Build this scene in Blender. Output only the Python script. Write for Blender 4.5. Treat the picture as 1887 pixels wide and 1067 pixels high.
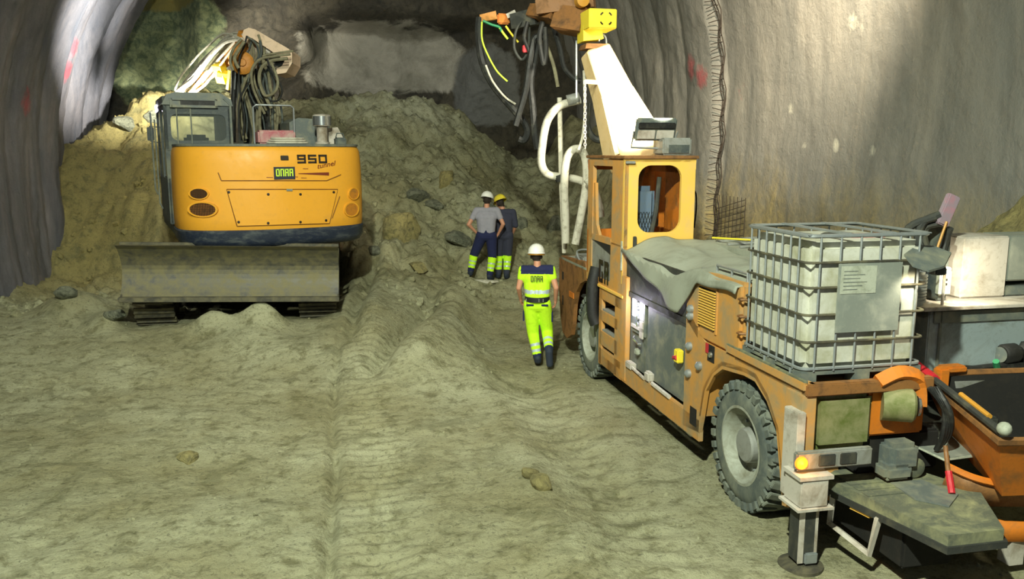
import bpy, bmesh, math, random
import numpy as np
from mathutils import Vector, Matrix, noise as mnoise
PI = math.pi
random.seed(7)
scene = bpy.context.scene
for o in list(bpy.data.objects): bpy.data.objects.remove(o)
col = scene.collection

# ------------------------------------------------------------------ camera
F, CX, CY, CAMH, PITCH = 1520.0, 943.5, 533.5, 3.16, math.radians(9.47)
cd = bpy.data.cameras.new('camera'); cam = bpy.data.objects.new('camera', cd); col.objects.link(cam)
cam.location = (0, 0, CAMH); cam.rotation_euler = (PI/2 - PITCH, 0, 0)
cd.sensor_width = 36; cd.lens = 36*F/1887; cd.clip_end = 200
scene.camera = cam

# ------------------------------------------------------------------ world, exposure
w = bpy.data.worlds.new('world'); scene.world = w; w.use_nodes = True
w.node_tree.nodes['Background'].inputs[0].default_value = (.75, .88, 1.0, 1)
w.node_tree.nodes['Background'].inputs[1].default_value = .14
scene.view_settings.view_transform = 'Standard'; scene.view_settings.look = 'None'
scene.view_settings.gamma = 1; scene.view_settings.use_curve_mapping = False
scene.view_settings.exposure = 0.0

# ------------------------------------------------------------------ lamps of the tunnel and added fill lamps
def spot(name, loc, target, power, color, angle=90, blend=.6, size=.15):
    l = bpy.data.lights.new(name, 'SPOT'); l.energy = power; l.color = color
    l.spot_size = math.radians(angle); l.spot_blend = blend; l.shadow_soft_size = size
    o = bpy.data.objects.new(name, l); col.objects.link(o); o.location = loc
    o.rotation_euler = (Vector(target)-Vector(loc)).to_track_quat('-Z', 'Y').to_euler()
    return o
def area(name, loc, target, power, color, sx, sy):
    l = bpy.data.lights.new(name, 'AREA'); l.energy = power; l.color = color
    l.shape = 'RECTANGLE'; l.size = sx; l.size_y = sy
    o = bpy.data.objects.new(name, l); col.objects.link(o); o.location = loc
    o.rotation_euler = (Vector(target)-Vector(loc)).to_track_quat('-Z', 'Y').to_euler()
    return o
GREENISH = (.92, 1.0, .79); WARM = (1.0, .86, .62); COOLW = (.86, .93, 1.0)
spot('tunnel_floodlight', (-1.0, .4, 7.4), (-.2, 7.2, 0), 5700, GREENISH, 122, .9, .12)
spot('added_far_fill', (-1.6, 4.5, 8.3), (-1.9, 16.5, 1.2), 2100, (.98, 1.0, .80), 95, .8, .3)  # added fill lamp, lifts the ground towards the heap
spot('wall_floodlight', (2.6, 9.0, 7.6), (5.2, 13.2, 5.5), 4600, WARM, 72, 1.0, .15)
spot('boom_worklight', (-6.05, 16.4, 4.15), (-8.5, 20.2, 6.5), 5600, (1.0, .96, .82), 92, .9, .08)
spot('boom_worklight_up', (-5.95, 15.95, 4.12), (-5.55, 16.3, 5.2), 170, (1.0, .96, .80), 120, .6, .06)
spot('arm_floodlight', (2.05, 10.6, 3.75), (1.45, 12.2, 3.85), 900, (1.0, .93, .72), 66, .5, .08)
spot('added_face_fill', (-1.2, 14.5, 7.3), (-3.0, 24.0, 5.5), 620, (.92, .97, 1.0), 40, .9, .2)  # added fill lamp without a real source, brightens the niche in the face

# ------------------------------------------------------------------ picture <-> place
TH = PITCH
def ray(px, py):
    a = (px-CX)/F; b = (CY-py)/F
    return Vector((a, math.cos(TH)+b*math.sin(TH), -math.sin(TH)+b*math.cos(TH)))
CP = Vector((0, 0, CAMH))
def G(px, py, z=0.0):
    r = ray(px, py); return CP + r*((z-CAMH)/r.z)
def Yp(px, py, y):
    r = ray(px, py); return CP + r*(y/r.y)
def frame(x, y, deg, z=0):
    return Matrix.Translation((x, y, z)) @ Matrix.Rotation(math.radians(deg), 4, 'Z')
AX = 10.8                                                # tunnel axis
TUN = frame(0, 0, AX); TUNI = TUN.inverted()
TRK = frame(2.04, 6.86, 12); TRKI = TRK.inverted()       # shotcrete machine: left side plane x=0, forward +y
EXC = frame(-4.85, 15.3, AX); UPP = frame(-4.85, 15.3, 26); UPPI = UPP.inverted()

# ------------------------------------------------------------------ numpy noise
def _h(ix, iy, s):
    n = (ix.astype(np.int64)*374761393 + iy.astype(np.int64)*668265263 + s*1442695041) & 0x7fffffff
    n = ((n ^ (n >> 13))*1274126177) & 0x7fffffff
    return ((n ^ (n >> 16)) & 0xffff)/65535.0
def vn(x, y, s=0):
    x0 = np.floor(x); y0 = np.floor(y); fx = x-x0; fy = y-y0
    fx = fx*fx*(3-2*fx); fy = fy*fy*(3-2*fy)
    a = _h(x0, y0, s); b = _h(x0+1, y0, s); c = _h(x0, y0+1, s); d = _h(x0+1, y0+1, s)
    return (a*(1-fx)+b*fx)*(1-fy)+(c*(1-fx)+d*fx)*fy
def fbm(x, y, s=0, o=4, g=.5):
    t = 0; A = 1; n = 0
    for k in range(o):
        ca, sa = math.cos(k*1.1+.3), math.sin(k*1.1+.3)
        t = t + A*(vn(x*ca-y*sa+k*17.3, x*sa+y*ca+k*9.1, s+k)-.5); n += A; A *= g; x = x*2.03; y = y*2.03
    return t/n*2
def ss(a, b, x):
    t = np.clip((x-a)/(b-a), 0, 1); return t*t*(3-2*t)
CA, SA = math.cos(math.radians(AX)), math.sin(math.radians(AX))
def ground_h(x, y):
    x = np.asarray(x, float); y = np.asarray(y, float)
    u = x*CA + y*SA; s = -x*SA + y*CA
    z = .44*ss(10.6, 14.0, s)*(1-ss(-.4, 1.7, u)) + .62*ss(13.5, 16.8, s)*ss(-.4, 1.7, u)
    # muck heap against the face
    lf = 1-ss(-5.2, -3.3, u)
    s0 = 16.3 + .7*ss(0, 3, u) + 2.0*lf + .5*fbm(u*.5, s*.3, 3, 3)
    hs = np.maximum(0, s-s0)
    heap = np.minimum(hs*.62*(1+1.3*lf)*(1+.25*fbm(u*.35+3, s*.5, 5, 3)), 4.0 - 1.6*(1-ss(-6.6, -4.4, u)) +.5*fbm(u*.4, s*.4, 8, 3))
    heap = heap*(1-.42*ss(2.5, 4.6, u))
    z = z + heap
    rough = ss(14.0, 17.5, s)
    lump = np.abs(fbm(u*1.1, s*1.1, 11, 4, .55))
    z = z + rough*(.46*lump-.14) + rough*.26*np.abs(fbm(u*2.6, s*2.6, 51, 4, .6)) + rough*.14*np.floor(3*vn(u*1.7, s*1.5, 53))/3
    pad = np.exp(-(((x+.35)/.62)**2+((y-16.7)/.5)**2)**1.5); z = z*(1-pad) + .54*pad
    # spoil along the walls
    z = z + 1.35*ss(5.3, 6.7, u)*ss(8.5, 12, s)*(1+.35*fbm(s*.8, u, 21, 3)) + .18*(1-ss(-6.3, -5.2, u))*(.4+.6*ss(9, 15, s))*(1+.6*fbm(s*.9, u, 22, 3))
    # berm pushed up behind the blade
    for (px, py, zz, hh, r) in ((392, 577, .64, .36, .30), (487, 571, .68, .40, .30), (440, 590, .5, .14, .35), (215, 583, .58, .25, .35), (130, 570, .6, .3, .5), (300, 612, .3, .06, .5), (440, 625, .35, .10, .5), (150, 580, .4, .25, .8), (545, 640, .3, .10, .6)):
        c = G(px, py, zz); z = z + hh*np.exp(-((x-c.x)**2+(y-c.y)**2)/r/r)
    pad2 = ss(-3.95, -3.55, u)*(1-ss(-.45, -.05, u))*ss(13.25, 13.6, s)*(1-ss(18, 18.6, s)); z = z*(1-pad2) + .40*pad2
    z = z + .30*ss(-.8, .4, u)*(1-ss(1.45, 2.1, u+.3*fbm(u*1.1, s*1.1, 47, 3)))*ss(9.6, 11.8, s)*(1-ss(15.5, 17.5, s))
    # ridge and side tracks up the middle
    def line(p0, p1, w):
        d = np.array([p1[0]-p0[0], p1[1]-p0[1]]); L = math.hypot(*d); d = d/L
        t = (x-p0[0])*d[0]+(y-p0[1])*d[1]; n = (x-p0[0])*-d[1]+(y-p0[1])*d[0]
        n = n + .10*fbm(t*.7, t*0+3, 31, 3)
        return t, n, ss(-.6, .3, t)*(1-ss(L-.3, L+.6, t))
    a = G(835, 560, .3); b = G(735, 700, .05)
    t, n, m = line((a.x, a.y), (b.x, b.y), .3); z = z + m*(.26*np.exp(-((n-.25)/.36)**2) - .26*np.exp(-((n+.30)/.16)**2))
    a = G(700, 510, .45); b = G(640, 640, .2)
    t, n, m = line((a.x, a.y), (b.x, b.y), .3); z = z - m*.20*np.exp(-(n/.12)**2) + m*.08*np.exp(-((n-.3)/.2)**2)
    a = G(622, 602, .3); b = G(598, 1067, 0)
    t, n, m = line((a.x, a.y), (b.x, b.y), .3)
    z = z - .10*ss(0, .3, t)*(np.exp(-(n/.05)**2)*(.4+.9*vn(t*2.2, n*0, 33)) + .4*np.exp(-((n-.42)/.3)**2)*(.6+.4*np.sin(t*38)))
    a = G(945, 700); b = G(1150, 1010)
    t, n, m = line((a.x, a.y), (b.x, b.y), .3)
    z = z - m*.09*np.exp(-((n-.25)/.45)**2) + m*.06*np.exp(-((n+.42)/.22)**2)
    t2 = G(1050, 640); 
    z = z + .012*np.sin((y*CA-x*SA)*22+np.sin(x*5))*ss(1.7, 1.9, u)*(1-ss(2.6, 2.9, u))*(1-ss(10.0, 12, s))
    z = z + .085*fbm(u*.55, s*.55, 41, 4) + .036*fbm(u*2.2, s*2.7, 42, 4, .62) + .03*np.abs(fbm(u*7, s*7, 43, 3, .6))*(.3+vn(u*.8, s*.8, 44))
    # hard compacted strip under the machine
    under = ss(2.35, 2.9, u)*(1-ss(5.6, 6.2, u))*(1-ss(12.6, 13.6, s))
    z = z*(1-under) + under*(.02*fbm(u*3, s*3, 45, 3))
    return z
def gh(x, y): return float(ground_h(np.array([x]), np.array([y]))[0])
def on_ground(px, py):
    r = ray(px, py); T = np.linspace(4, 27, 1500)/r.y
    X = r.x*T; Y_ = r.y*T; Z = CAMH+r.z*T
    d = Z-ground_h(X, Y_); i = int(np.argmax(d < 0)) if (d < 0).any() else -1
    return Vector((X[i], Y_[i], float(ground_h(X[i:i+1] if i >= 0 else X[-1:], Y_[i:i+1] if i >= 0 else Y_[-1:])[0])))

# ------------------------------------------------------------------ materials
MATS = {}
def nt(name):
    m = bpy.data.materials.new(name); m.use_nodes = True
    return m, m.node_tree.nodes, m.node_tree.links, m.node_tree.nodes['Principled BSDF']
def lin(c): return tuple(((v/255)/12.92 if v/255 <= .04045 else ((v/255+.055)/1.055)**2.4) for v in c)+(1,)
def mixc(N, L, fac, a, b):
    n = N.new('ShaderNodeMix'); n.data_type = 'RGBA'
    for sck, v in ((n.inputs[0], fac), (n.inputs[6], a), (n.inputs[7], b)):
        if hasattr(v, 'is_linked'): L.new(v, sck)
        else: sck.default_value = v
    return n.outputs[2]
def noise_n(N, L, scale, detail=4, rough=.6, vec=None, dist=0):
    n = N.new('ShaderNodeTexNoise'); n.inputs['Scale'].default_value = scale; n.inputs['Detail'].default_value = detail
    n.inputs['Roughness'].default_value = rough; n.inputs['Distortion'].default_value = dist
    if vec is not None: L.new(vec, n.inputs['Vector'])
    return n.outputs['Fac']
def ramp(N, L, fac, lo, hi, a=0, b=1):
    n = N.new('ShaderNodeMapRange'); n.inputs[1].default_value = lo; n.inputs[2].default_value = hi
    n.inputs[3].default_value = a; n.inputs[4].default_value = b; L.new(fac, n.inputs[0]); return n.outputs[0]
def geo_pos(N, L, scale=(1, 1, 1)):
    g = N.new('ShaderNodeNewGeometry'); m = N.new('ShaderNodeMapping'); m.inputs['Scale'].default_value = scale
    m.inputs['Rotation'].default_value = (0, 0, -math.radians(AX)); m.vector_type = 'POINT'
    L.new(g.outputs['Position'], m.inputs['Vector']); return m.outputs['Vector']
def obj_pos(N, L, scale=(1, 1, 1)):
    g = N.new('ShaderNodeTexCoord'); m = N.new('ShaderNodeMapping'); m.inputs['Scale'].default_value = scale
    L.new(g.outputs['Object'], m.inputs['Vector']); return m.outputs['Vector']
def bump(N, L, b, h, strength=.5, dist=.02):
    n = N.new('ShaderNodeBump'); n.inputs['Strength'].default_value = strength; n.inputs['Distance'].default_value = dist
    L.new(h, n.inputs['Height']); L.new(n.outputs[0], b.inputs['Normal'])
def mat(name, rgb, rough=.6, metal=0, dirt=None, dirt_amt=.45, dscale=3.5, spec=None, stretch=(1, 1, 1), emis=None, trans=0):
    """painted or plain surface with patches of dried concrete dust and small scratches"""
    if name in MATS: return MATS[name]
    m, N, L, b = nt(name); c = lin(rgb)
    b.inputs['Roughness'].default_value = rough; b.inputs['Metallic'].default_value = metal
    if spec is not None: b.inputs['Specular IOR Level'].default_value = spec
    if dirt is None: b.inputs['Base Color'].default_value = c
    else:
        v = obj_pos(N, L, stretch)
        f = noise_n(N, L, dscale, 6, .68, v, .4); f1 = ramp(N, L, f, .62-dirt_amt*.35, .78-dirt_amt*.2)
        g = noise_n(N, L, dscale*7, 4, .7, v); g1 = ramp(N, L, g, .56, .74, 0, .55)
        mm = N.new('ShaderNodeMath'); mm.operation = 'MAXIMUM'; L.new(f1, mm.inputs[0]); L.new(g1, mm.inputs[1])
        m2 = N.new('ShaderNodeMath'); m2.operation = 'MULTIPLY'; L.new(mm.outputs[0], m2.inputs[0]); m2.inputs[1].default_value = min(1, .45+dirt_amt)
        L.new(mixc(N, L, m2.outputs[0], c, lin(dirt)), b.inputs['Base Color'])
        if rough < .9:
            L.new(ramp(N, L, f, .4, .7, rough, min(1, rough+.3)), b.inputs['Roughness'])
        bump(N, L, b, g, .25, .004)
    if emis: b.inputs['Emission Color'].default_value = lin(emis[0]); b.inputs['Emission Strength'].default_value = emis[1]
    if trans: b.inputs['Transmission Weight'].default_value = trans
    MATS[name] = m; return m
DUST = (150, 146, 120)
M = dict(
 exc_yellow=mat('excavator_yellow', (226, 160, 44), .42, 0, (190, 140, 62), .12, 2.2),
 exc_dark=mat('excavator_charcoal', (62, 70, 72), .55, 0, (118, 122, 108), .45, 3),
 exc_grey=mat('excavator_grey', (96, 104, 102), .5, 0, (140, 140, 120), .5, 4),
 navy=mat('bumper_navy', (38, 46, 62), .4, 0, (90, 96, 96), .35, 4, stretch=(1, 1, 3)),
 blade=mat('blade_steel', (78, 78, 76), .55, .25, (122, 116, 86), .85, 6),
 track=mat('track_steel', (80, 78, 70), .6, .5, (128, 122, 96), .6, 5),
 black=mat('black_rubber', (26, 27, 27), .55, 0, (80, 80, 70), .25, 6),
 hose_grey=mat('hose_grey_rubber', (118, 112, 88), .6, 0, (150, 146, 118), .5, 8),
 hose_white=mat('hose_caked_white', (196, 192, 176), .7, 0, (120, 112, 92), .35, 9),
 beige=mat('beige_steel', (232, 204, 176), .6, 0, (150, 126, 100), .2, 5),
 ochre=mat('ochre_steel', (196, 128, 38), .5, 0, (120, 92, 50), .4, 7),
 trk=mat('truck_ochre', (202, 146, 74), .55, 0, (160, 140, 104), .55, 3.2),
 trk_bright=mat('truck_yellow', (236, 190, 88), .5, 0, (216, 178, 120), .3, 3),
 trk_orange=mat('truck_orange', (204, 116, 30), .5, 0, (120, 90, 50), .35, 5),
 trk_brown=mat('truck_brown_orange', (140, 96, 52), .55, 0, (70, 52, 34), .45, 5),
 cream=mat('arm_cream_paint', (244, 214, 160), .45, 0, (226, 190, 120), .35, 4),
 lemon=mat('lemon_yellow', (246, 222, 60), .45, 0, (220, 200, 90), .2, 5),
 grey_steel=mat('grey_steel', (150, 152, 148), .5, .2, (110, 108, 92), .45, 4),
 pale_steel=mat('pale_steel', (196, 190, 180), .55, .1, (120, 104, 80), .42, 3),
 galv=mat('galvanised_tube', (158, 164, 166), .38, .55, (120, 120, 104), .25, 6),
 dark_steel=mat('dark_steel', (56, 58, 56), .6, .2, (92, 90, 74), .4, 5),
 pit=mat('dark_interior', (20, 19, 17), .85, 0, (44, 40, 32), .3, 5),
 tyre=mat('dusty_tyre', (84, 92, 90), .85, 0, (128, 132, 118), .55, 3.5),
 rim=mat('dusty_rim', (160, 164, 152), .6, .1, (120, 118, 100), .5, 5),
 hdpe=mat('milky_plastic', (200, 200, 188), .5, 0, (156, 154, 124), .55, 2.6),
 plate=mat('label_plate', (140, 146, 138), .45, .2, (170, 172, 158), .4, 5),
 paper=mat('paper_label', (176, 180, 164), .6, 0, (130, 134, 116), .5, 9),
 tarp=mat('grey_tarpaulin', (150, 154, 140), .7, 0, (124, 126, 110), .4, 2.4),
 mould=mat('mouldy_tank', (134, 134, 94), .6, 0, (88, 100, 40), .55, 5),
 red=mat('red_paint', (190, 36, 48), .5, 0, (140, 60, 60), .25, 8),
 pink=mat('faded_pink', (176, 96, 106), .6, 0, (190, 170, 160), .6, 4),
 blue_seat=mat('blue_grey_seat', (92, 110, 132), .85, 0, (104, 112, 116), .4, 8),
 wood=mat('weathered_wood', (92, 96, 82), .8, 0, (150, 150, 112), .5, 4),
 green=mat('green_plastic', (30, 130, 84), .5),
 amber=mat('amber_light', (255, 120, 30), .4, emis=((255, 96, 22), 4)),
 white_lamp=mat('white_lamp', (255, 255, 255), .4, emis=((238, 230, 255), 9)),
 warm_lamp=mat('warm_lamp', (255, 244, 210), .4, emis=((255, 238, 190), 14)),
 chrome=mat('bright_metal', (200, 204, 204), .22, .9),
 sticker=mat('sticker_dark', (40, 40, 56), .5), lime=mat('sticker_lime', (206, 240, 70), .5),
 ink=mat('black_print', (40, 28, 14), .5), darkred=mat('dark_red_print', (112, 44, 24), .5),
 vent=mat('vent_brown', (150, 92, 34), .7, 0, (90, 60, 30), .4, 9),
 rebar=mat('rusty_mesh', (60, 50, 42), .8), cyl=mat('pink_cylinder', (190, 80, 92), .45, 0, (150, 110, 110), .35, 6),
 blue_steel=mat('blue_grey_steel', (150, 164, 168), .5, .1, (112, 116, 104), .45, 3),
 remote=mat('remote_box', (150, 134, 146), .6, 0, (186, 120, 134), .3, 9),
 skin=mat('skin', (198, 140, 112), .55), hair=mat('dark_hair', (40, 30, 24), .8),
 shirt=mat('grey_cotton', (150, 148, 160), .9, 0, (130, 128, 138), .3, 12),
 navyc=mat('navy_workwear', (26, 32, 72), .85, 0, (40, 46, 84), .3, 10),
 slate=mat('slate_workwear', (52, 54, 72), .85, 0, (66, 66, 80), .3, 10),
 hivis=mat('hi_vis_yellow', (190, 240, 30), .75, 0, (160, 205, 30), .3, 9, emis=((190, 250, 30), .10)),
 reflect=mat('reflective_tape', (190, 204, 214), .35, .2), white_helmet=mat('white_helmet', (236, 236, 230), .35, 0, (190, 186, 170), .2, 12),
 yellow_helmet=mat('yellow_helmet', (226, 206, 60), .35), boot=mat('dark_boot', (40, 48, 62), .8),
 belt=mat('black_belt', (30, 34, 38), .6), sleeve=mat('pale_sleeve', (190, 186, 176), .8), oband=mat('ochre_band', (196, 140, 50), .5),
)
def glassy():
    m, N, L, b = nt('cab_glass'); b.inputs['Base Color'].default_value = (.55, .62, .60, 1); b.inputs['Roughness'].default_value = .08
    b.inputs['Transmission Weight'].default_value = .9; b.inputs['IOR'].default_value = 1.15; return m
M['glass'] = glassy()
def m_ground():
    m, N, L, b = nt('trodden_muck'); v = geo_pos(N, L)
    f = noise_n(N, L, .55, 5, .6, v); g = noise_n(N, L, 4.5, 8, .72, v, .3); h = noise_n(N, L, 22, 6, .75, v)
    c = mixc(N, L, ramp(N, L, f, .36, .62), lin((154, 149, 114)), lin((182, 181, 150)))
    sp = N.new('ShaderNodeSeparateXYZ'); L.new(v, sp.inputs[0])
    mm = N.new('ShaderNodeMath'); mm.operation = 'MULTIPLY'; L.new(ramp(N, L, sp.outputs['X'], -2.6, -4.2), mm.inputs[0]); L.new(ramp(N, L, sp.outputs['Y'], 15.5, 18.5), mm.inputs[1])
    c = mixc(N, L, mm.outputs[0], c, lin((160, 148, 96)))  # yellow soil on the left part of the heap
    c = mixc(N, L, ramp(N, L, g, .50, .36, 0, .75), c, lin((110, 107, 74)))
    c = mixc(N, L, ramp(N, L, h, .46, .34, 0, .6), c, lin((72, 72, 58)))
    c = mixc(N, L, ramp(N, L, h, .62, .74, 0, .55), c, lin((190, 190, 160)))
    k = noise_n(N, L, 70, 3, .8, v); c = mixc(N, L, ramp(N, L, k, .40, .30, 0, .7), c, lin((62, 62, 50)))
    q = noise_n(N, L, 1.6, 6, .7, v, 1.2); c = mixc(N, L, ramp(N, L, q, .46, .36, 0, .45), c, lin((112, 112, 84)))
    L.new(c, b.inputs['Base Color']); b.inputs['Roughness'].default_value = .88; b.inputs['Specular IOR Level'].default_value = .25
    ad = N.new('ShaderNodeMath'); ad.operation = 'ADD'; L.new(g, ad.inputs[0]); L.new(h, ad.inputs[1])
    bump(N, L, b, ad.outputs[0], .75, .05); return m
def paint_spots(N, L, c, spots, colr, nz):
    g = N.new('ShaderNodeNewGeometry')
    for (p, r) in spots:
        d = N.new('ShaderNodeVectorMath'); d.operation = 'DISTANCE'; L.new(g.outputs['Position'], d.inputs[0]); d.inputs[1].default_value = p
        a = N.new('ShaderNodeMath'); a.operation = 'MULTIPLY_ADD'; L.new(nz, a.inputs[0]); a.inputs[1].default_value = -r*2.2; L.new(d.outputs['Value'], a.inputs[2])
        c = mixc(N, L, ramp(N, L, a.outputs[0], -r*.1, -r*.7, 0, .5), c, colr)
    return c
def m_wall(name, base, dark, light, stain=None, spots=(), zst=1.6, white=()):
    m, N, L, b = nt(name)
    v = geo_pos(N, L, (.8, .8, .16)); v2 = geo_pos(N, L)
    f = noise_n(N, L, 1.5, 7, .66, v, .5); g = noise_n(N, L, .45, 5, .6, v2); h = noise_n(N, L, 8, 6, .7, v2)
    c = mixc(N, L, ramp(N, L, f, .34, .62), dark, base)
    c = mixc(N, L, ramp(N, L, f, .60, .78, 0, .7), c, light)
    c = mixc(N, L, ramp(N, L, g, .52, .36, 0, .55), c, dark)
    if stain:
        p = N.new('ShaderNodeSeparateXYZ'); L.new(v2, p.inputs[0])
        a = N.new('ShaderNodeMath'); a.operation = 'MULTIPLY_ADD'; L.new(f, a.inputs[0]); a.inputs[1].default_value = -3.2; L.new(p.outputs['Z'], a.inputs[2])
        fac = ramp(N, L, a.outputs[0], zst-1.9, zst-1.2-1.9, 0, .75)
        c = mixc(N, L, fac, c, mixc(N, L, ramp(N, L, h, .4, .6), stain[0], stain[1]))
    hs = noise_n(N, L, 3.2, 4, .7, v2)
    c = paint_spots(N, L, c, spots, lin((196, 44, 66)), hs)
    c = paint_spots(N, L, c, white, lin((250, 246, 226)), hs)
    L.new(c, b.inputs['Base Color']); b.inputs['Roughness'].default_value = .72
    ad = N.new('ShaderNodeMath'); ad.operation = 'ADD'; L.new(f, ad.inputs[0]); L.new(h, ad.inputs[1])
    bump(N, L, b, ad.outputs[0], .5, .05); return m
def m_rock(name, a, c2, d, sc=1.0):
    m, N, L, b = nt(name); v = geo_pos(N, L)
    f = noise_n(N, L, 1.1*sc, 7, .68, v, .6); g = noise_n(N, L, 6*sc, 7, .75, v, .4)
    c = mixc(N, L, ramp(N, L, f, .38, .60), a, c2); c = mixc(N, L, ramp(N, L, g, .52, .38, 0, .8), c, d)
    L.new(c, b.inputs['Base Color']); b.inputs['Roughness'].default_value = .85
    ad = N.new('ShaderNodeMath'); ad.operation = 'ADD'; L.new(f, ad.inputs[0]); L.new(g, ad.inputs[1])
    bump(N, L, b, ad.outputs[0], .9, .08); return m
M['ground'] = m_ground()
M['boulder'] = m_rock('boulder_stone', lin((150, 142, 96)), lin((176, 164, 108)), lin((108, 104, 74)), 2)
M['boulder_grey'] = m_rock('boulder_grey_stone', lin((118, 122, 104)), lin((150, 152, 130)), lin((70, 74, 62)), 2.5)

# ------------------------------------------------------------------ object helpers
def tag(o, label=None, cat=None, group=None, kind=None):
    if label: o['label'] = label
    if cat: o['category'] = cat
    if group: o['group'] = group
    if kind: o['kind'] = kind
    return o
def empty(name, mtx, label, cat, group=None):
    o = bpy.data.objects.new(name, None); col.objects.link(o); o.matrix_world = mtx; o.empty_display_size = .2
    ROOT[o.name] = mtx.copy(); return tag(o, label, cat, group)
ROOT = {}
class MB:
    """collects shapes given in a local frame M; build() links ONE mesh object (vertices stored relative to its thing)"""
    def __init__(s, m=None): s.v = []; s.f = []; s.m = m or Matrix.Identity(4); s.sm = []
    def add(s, vs, fs, smooth=False):
        k = len(s.v); s.v += [s.m @ Vector(p) for p in vs]; s.f += [tuple(i+k for i in f) for f in fs]; s.sm += [smooth]*len(fs); return s
    def box(s, a, b, bev=0, rot=None):
        x0, y0, z0 = (min(p, q) for p, q in zip(a, b)); x1, y1, z1 = (max(p, q) for p, q in zip(a, b))
        if bev <= 0:
            vs = [(x, y, z) for x in (x0, x1) for y in (y0, y1) for z in (z0, z1)]; fs = [(0, 1, 3, 2), (4, 6, 7, 5), (0, 4, 5, 1), (2, 3, 7, 6), (0, 2, 6, 4), (1, 5, 7, 3)]
        else:
            bm = bmesh.new(); bmesh.ops.create_cube(bm, size=1)
            for v in bm.verts: v.co = ((x0+x1)/2+v.co.x*(x1-x0), (y0+y1)/2+v.co.y*(y1-y0), (z0+z1)/2+v.co.z*(z1-z0))
            bmesh.ops.bevel(bm, geom=bm.edges[:], offset=min(bev, (x1-x0)*.45, (y1-y0)*.45, (z1-z0)*.45), segments=2, affect='EDGES')
            bm.verts.index_update(); vs = [v.co[:] for v in bm.verts]; fs = [[v.index for v in f.verts] for f in bm.faces]; bm.free()
        if rot: c = Vector(((x0+x1)/2, (y0+y1)/2, (z0+z1)/2)); R = rot.to_matrix() if hasattr(rot, 'to_matrix') else rot; vs = [c+R@(Vector(p)-c) for p in vs]
        return s.add(vs, fs)
    def tube(s, pts, r, n=8, smooth_path=0, r1=None, caps=True, flat=1):
        P = [Vector(p) for p in pts]
        if smooth_path and len(P) > 2:
            Q = []
            for i in range(len(P)-1):
                p0 = P[max(i-1, 0)]; p1 = P[i]; p2 = P[i+1]; p3 = P[min(i+2, len(P)-1)]
                for j in range(smooth_path):
                    t = j/smooth_path; t2 = t*t; t3 = t2*t
                    Q.append(.5*((2*p1)+(p2-p0)*t+(2*p0-5*p1+4*p2-p3)*t2+(3*p1-p0-3*p2+p3)*t3))
            P = Q+[P[-1]]
        vs = []; fs = []; m = len(P); prev = None
        for i, p in enumerate(P):
            d = (P[min(i+1, m-1)]-P[max(i-1, 0)])
            if d.length < 1e-7: d = Vector((0, 0, 1))
            d.normalize()
            if prev is None: a = d.orthogonal().normalized()
            else: a = (prev-d*prev.dot(d)); a = a.normalized() if a.length > 1e-5 else d.orthogonal().normalized()
            prev = a; b = d.cross(a); rr = r if r1 is None else r+(r1-r)*i/(m-1)
            for k in range(n):
                t = 2*PI*k/n+PI/n; vs.append(p+(a*math.cos(t)+b*math.sin(t)*flat)*rr)
        for i in range(m-1):
            for k in range(n): fs.append((i*n+k, i*n+(k+1) % n, (i+1)*n+(k+1) % n, (i+1)*n+k))
        if caps: fs.append(tuple(range(n-1, -1, -1))); fs.append(tuple((m-1)*n+k for k in range(n)))
        return s.add(vs, fs, n > 5)
    def cyl(s, p0, p1, r, r1=None, n=20): return s.tube([p0, p1], r, n, 0, r1)
    def prism(s, poly, axis, a, b):
        """poly of 2D points extruded along axis ('x': (y,z), 'y': (x,z), 'z': (x,y)) from a to b"""
        def P(q, t): return (t, q[0], q[1]) if axis == 'x' else ((q[0], t, q[1]) if axis == 'y' else (q[0], q[1], t))
        n = len(poly); vs = [P(q, a) for q in poly]+[P(q, b) for q in poly]
        bm = bmesh.new(); bv = [bm.verts.new(v) for v in vs]
        bm.faces.new(bv[:n]); bm.faces.new(bv[n:][::-1])
        for i in range(n): bm.faces.new((bv[i], bv[(i+1) % n], bv[n+(i+1) % n], bv[n+i]))
        bmesh.ops.recalc_face_normals(bm, faces=bm.faces[:]); bmesh.ops.triangulate(bm, faces=[f for f in bm.faces if len(f.verts) > 4])
        bm.verts.index_update(); vs = [v.co[:] for v in bm.verts]; fs = [[v.index for v in f.verts] for f in bm.faces]; bm.free()
        return s.add(vs, fs)
    def lathe(s, c, axis, prof, n=32):
        """prof: (along axis, radius)"""
        ax = Vector(axis).normalized(); a = ax.orthogonal().normalized(); b = ax.cross(a); c = Vector(c); vs = []; fs = []
        for (h, r) in prof:
            for k in range(n): t = 2*PI*k/n; vs.append(c+ax*h+(a*math.cos(t)+b*math.sin(t))*r)
        for i in range(len(prof)-1):
            for k in range(n): fs.append((i*n+k, i*n+(k+1) % n, (i+1)*n+(k+1) % n, (i+1)*n+k))
        return s.add(vs, fs, True)
    def ball(s, c, r, n=12, sc=(1, 1, 1)):
        c = Vector(c); vs = []; fs = []; m = n//2
        for i in range(m+1):
            ph = PI*i/m
            for k in range(n): t = 2*PI*k/n; vs.append(c+Vector((math.sin(ph)*math.cos(t)*sc[0], math.sin(ph)*math.sin(t)*sc[1], math.cos(ph)*sc[2]))*r)
        for i in range(m):
            for k in range(n): fs.append((i*n+k, i*n+(k+1) % n, (i+1)*n+(k+1) % n, (i+1)*n+k))
        return s.add(vs, fs, True)
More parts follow.
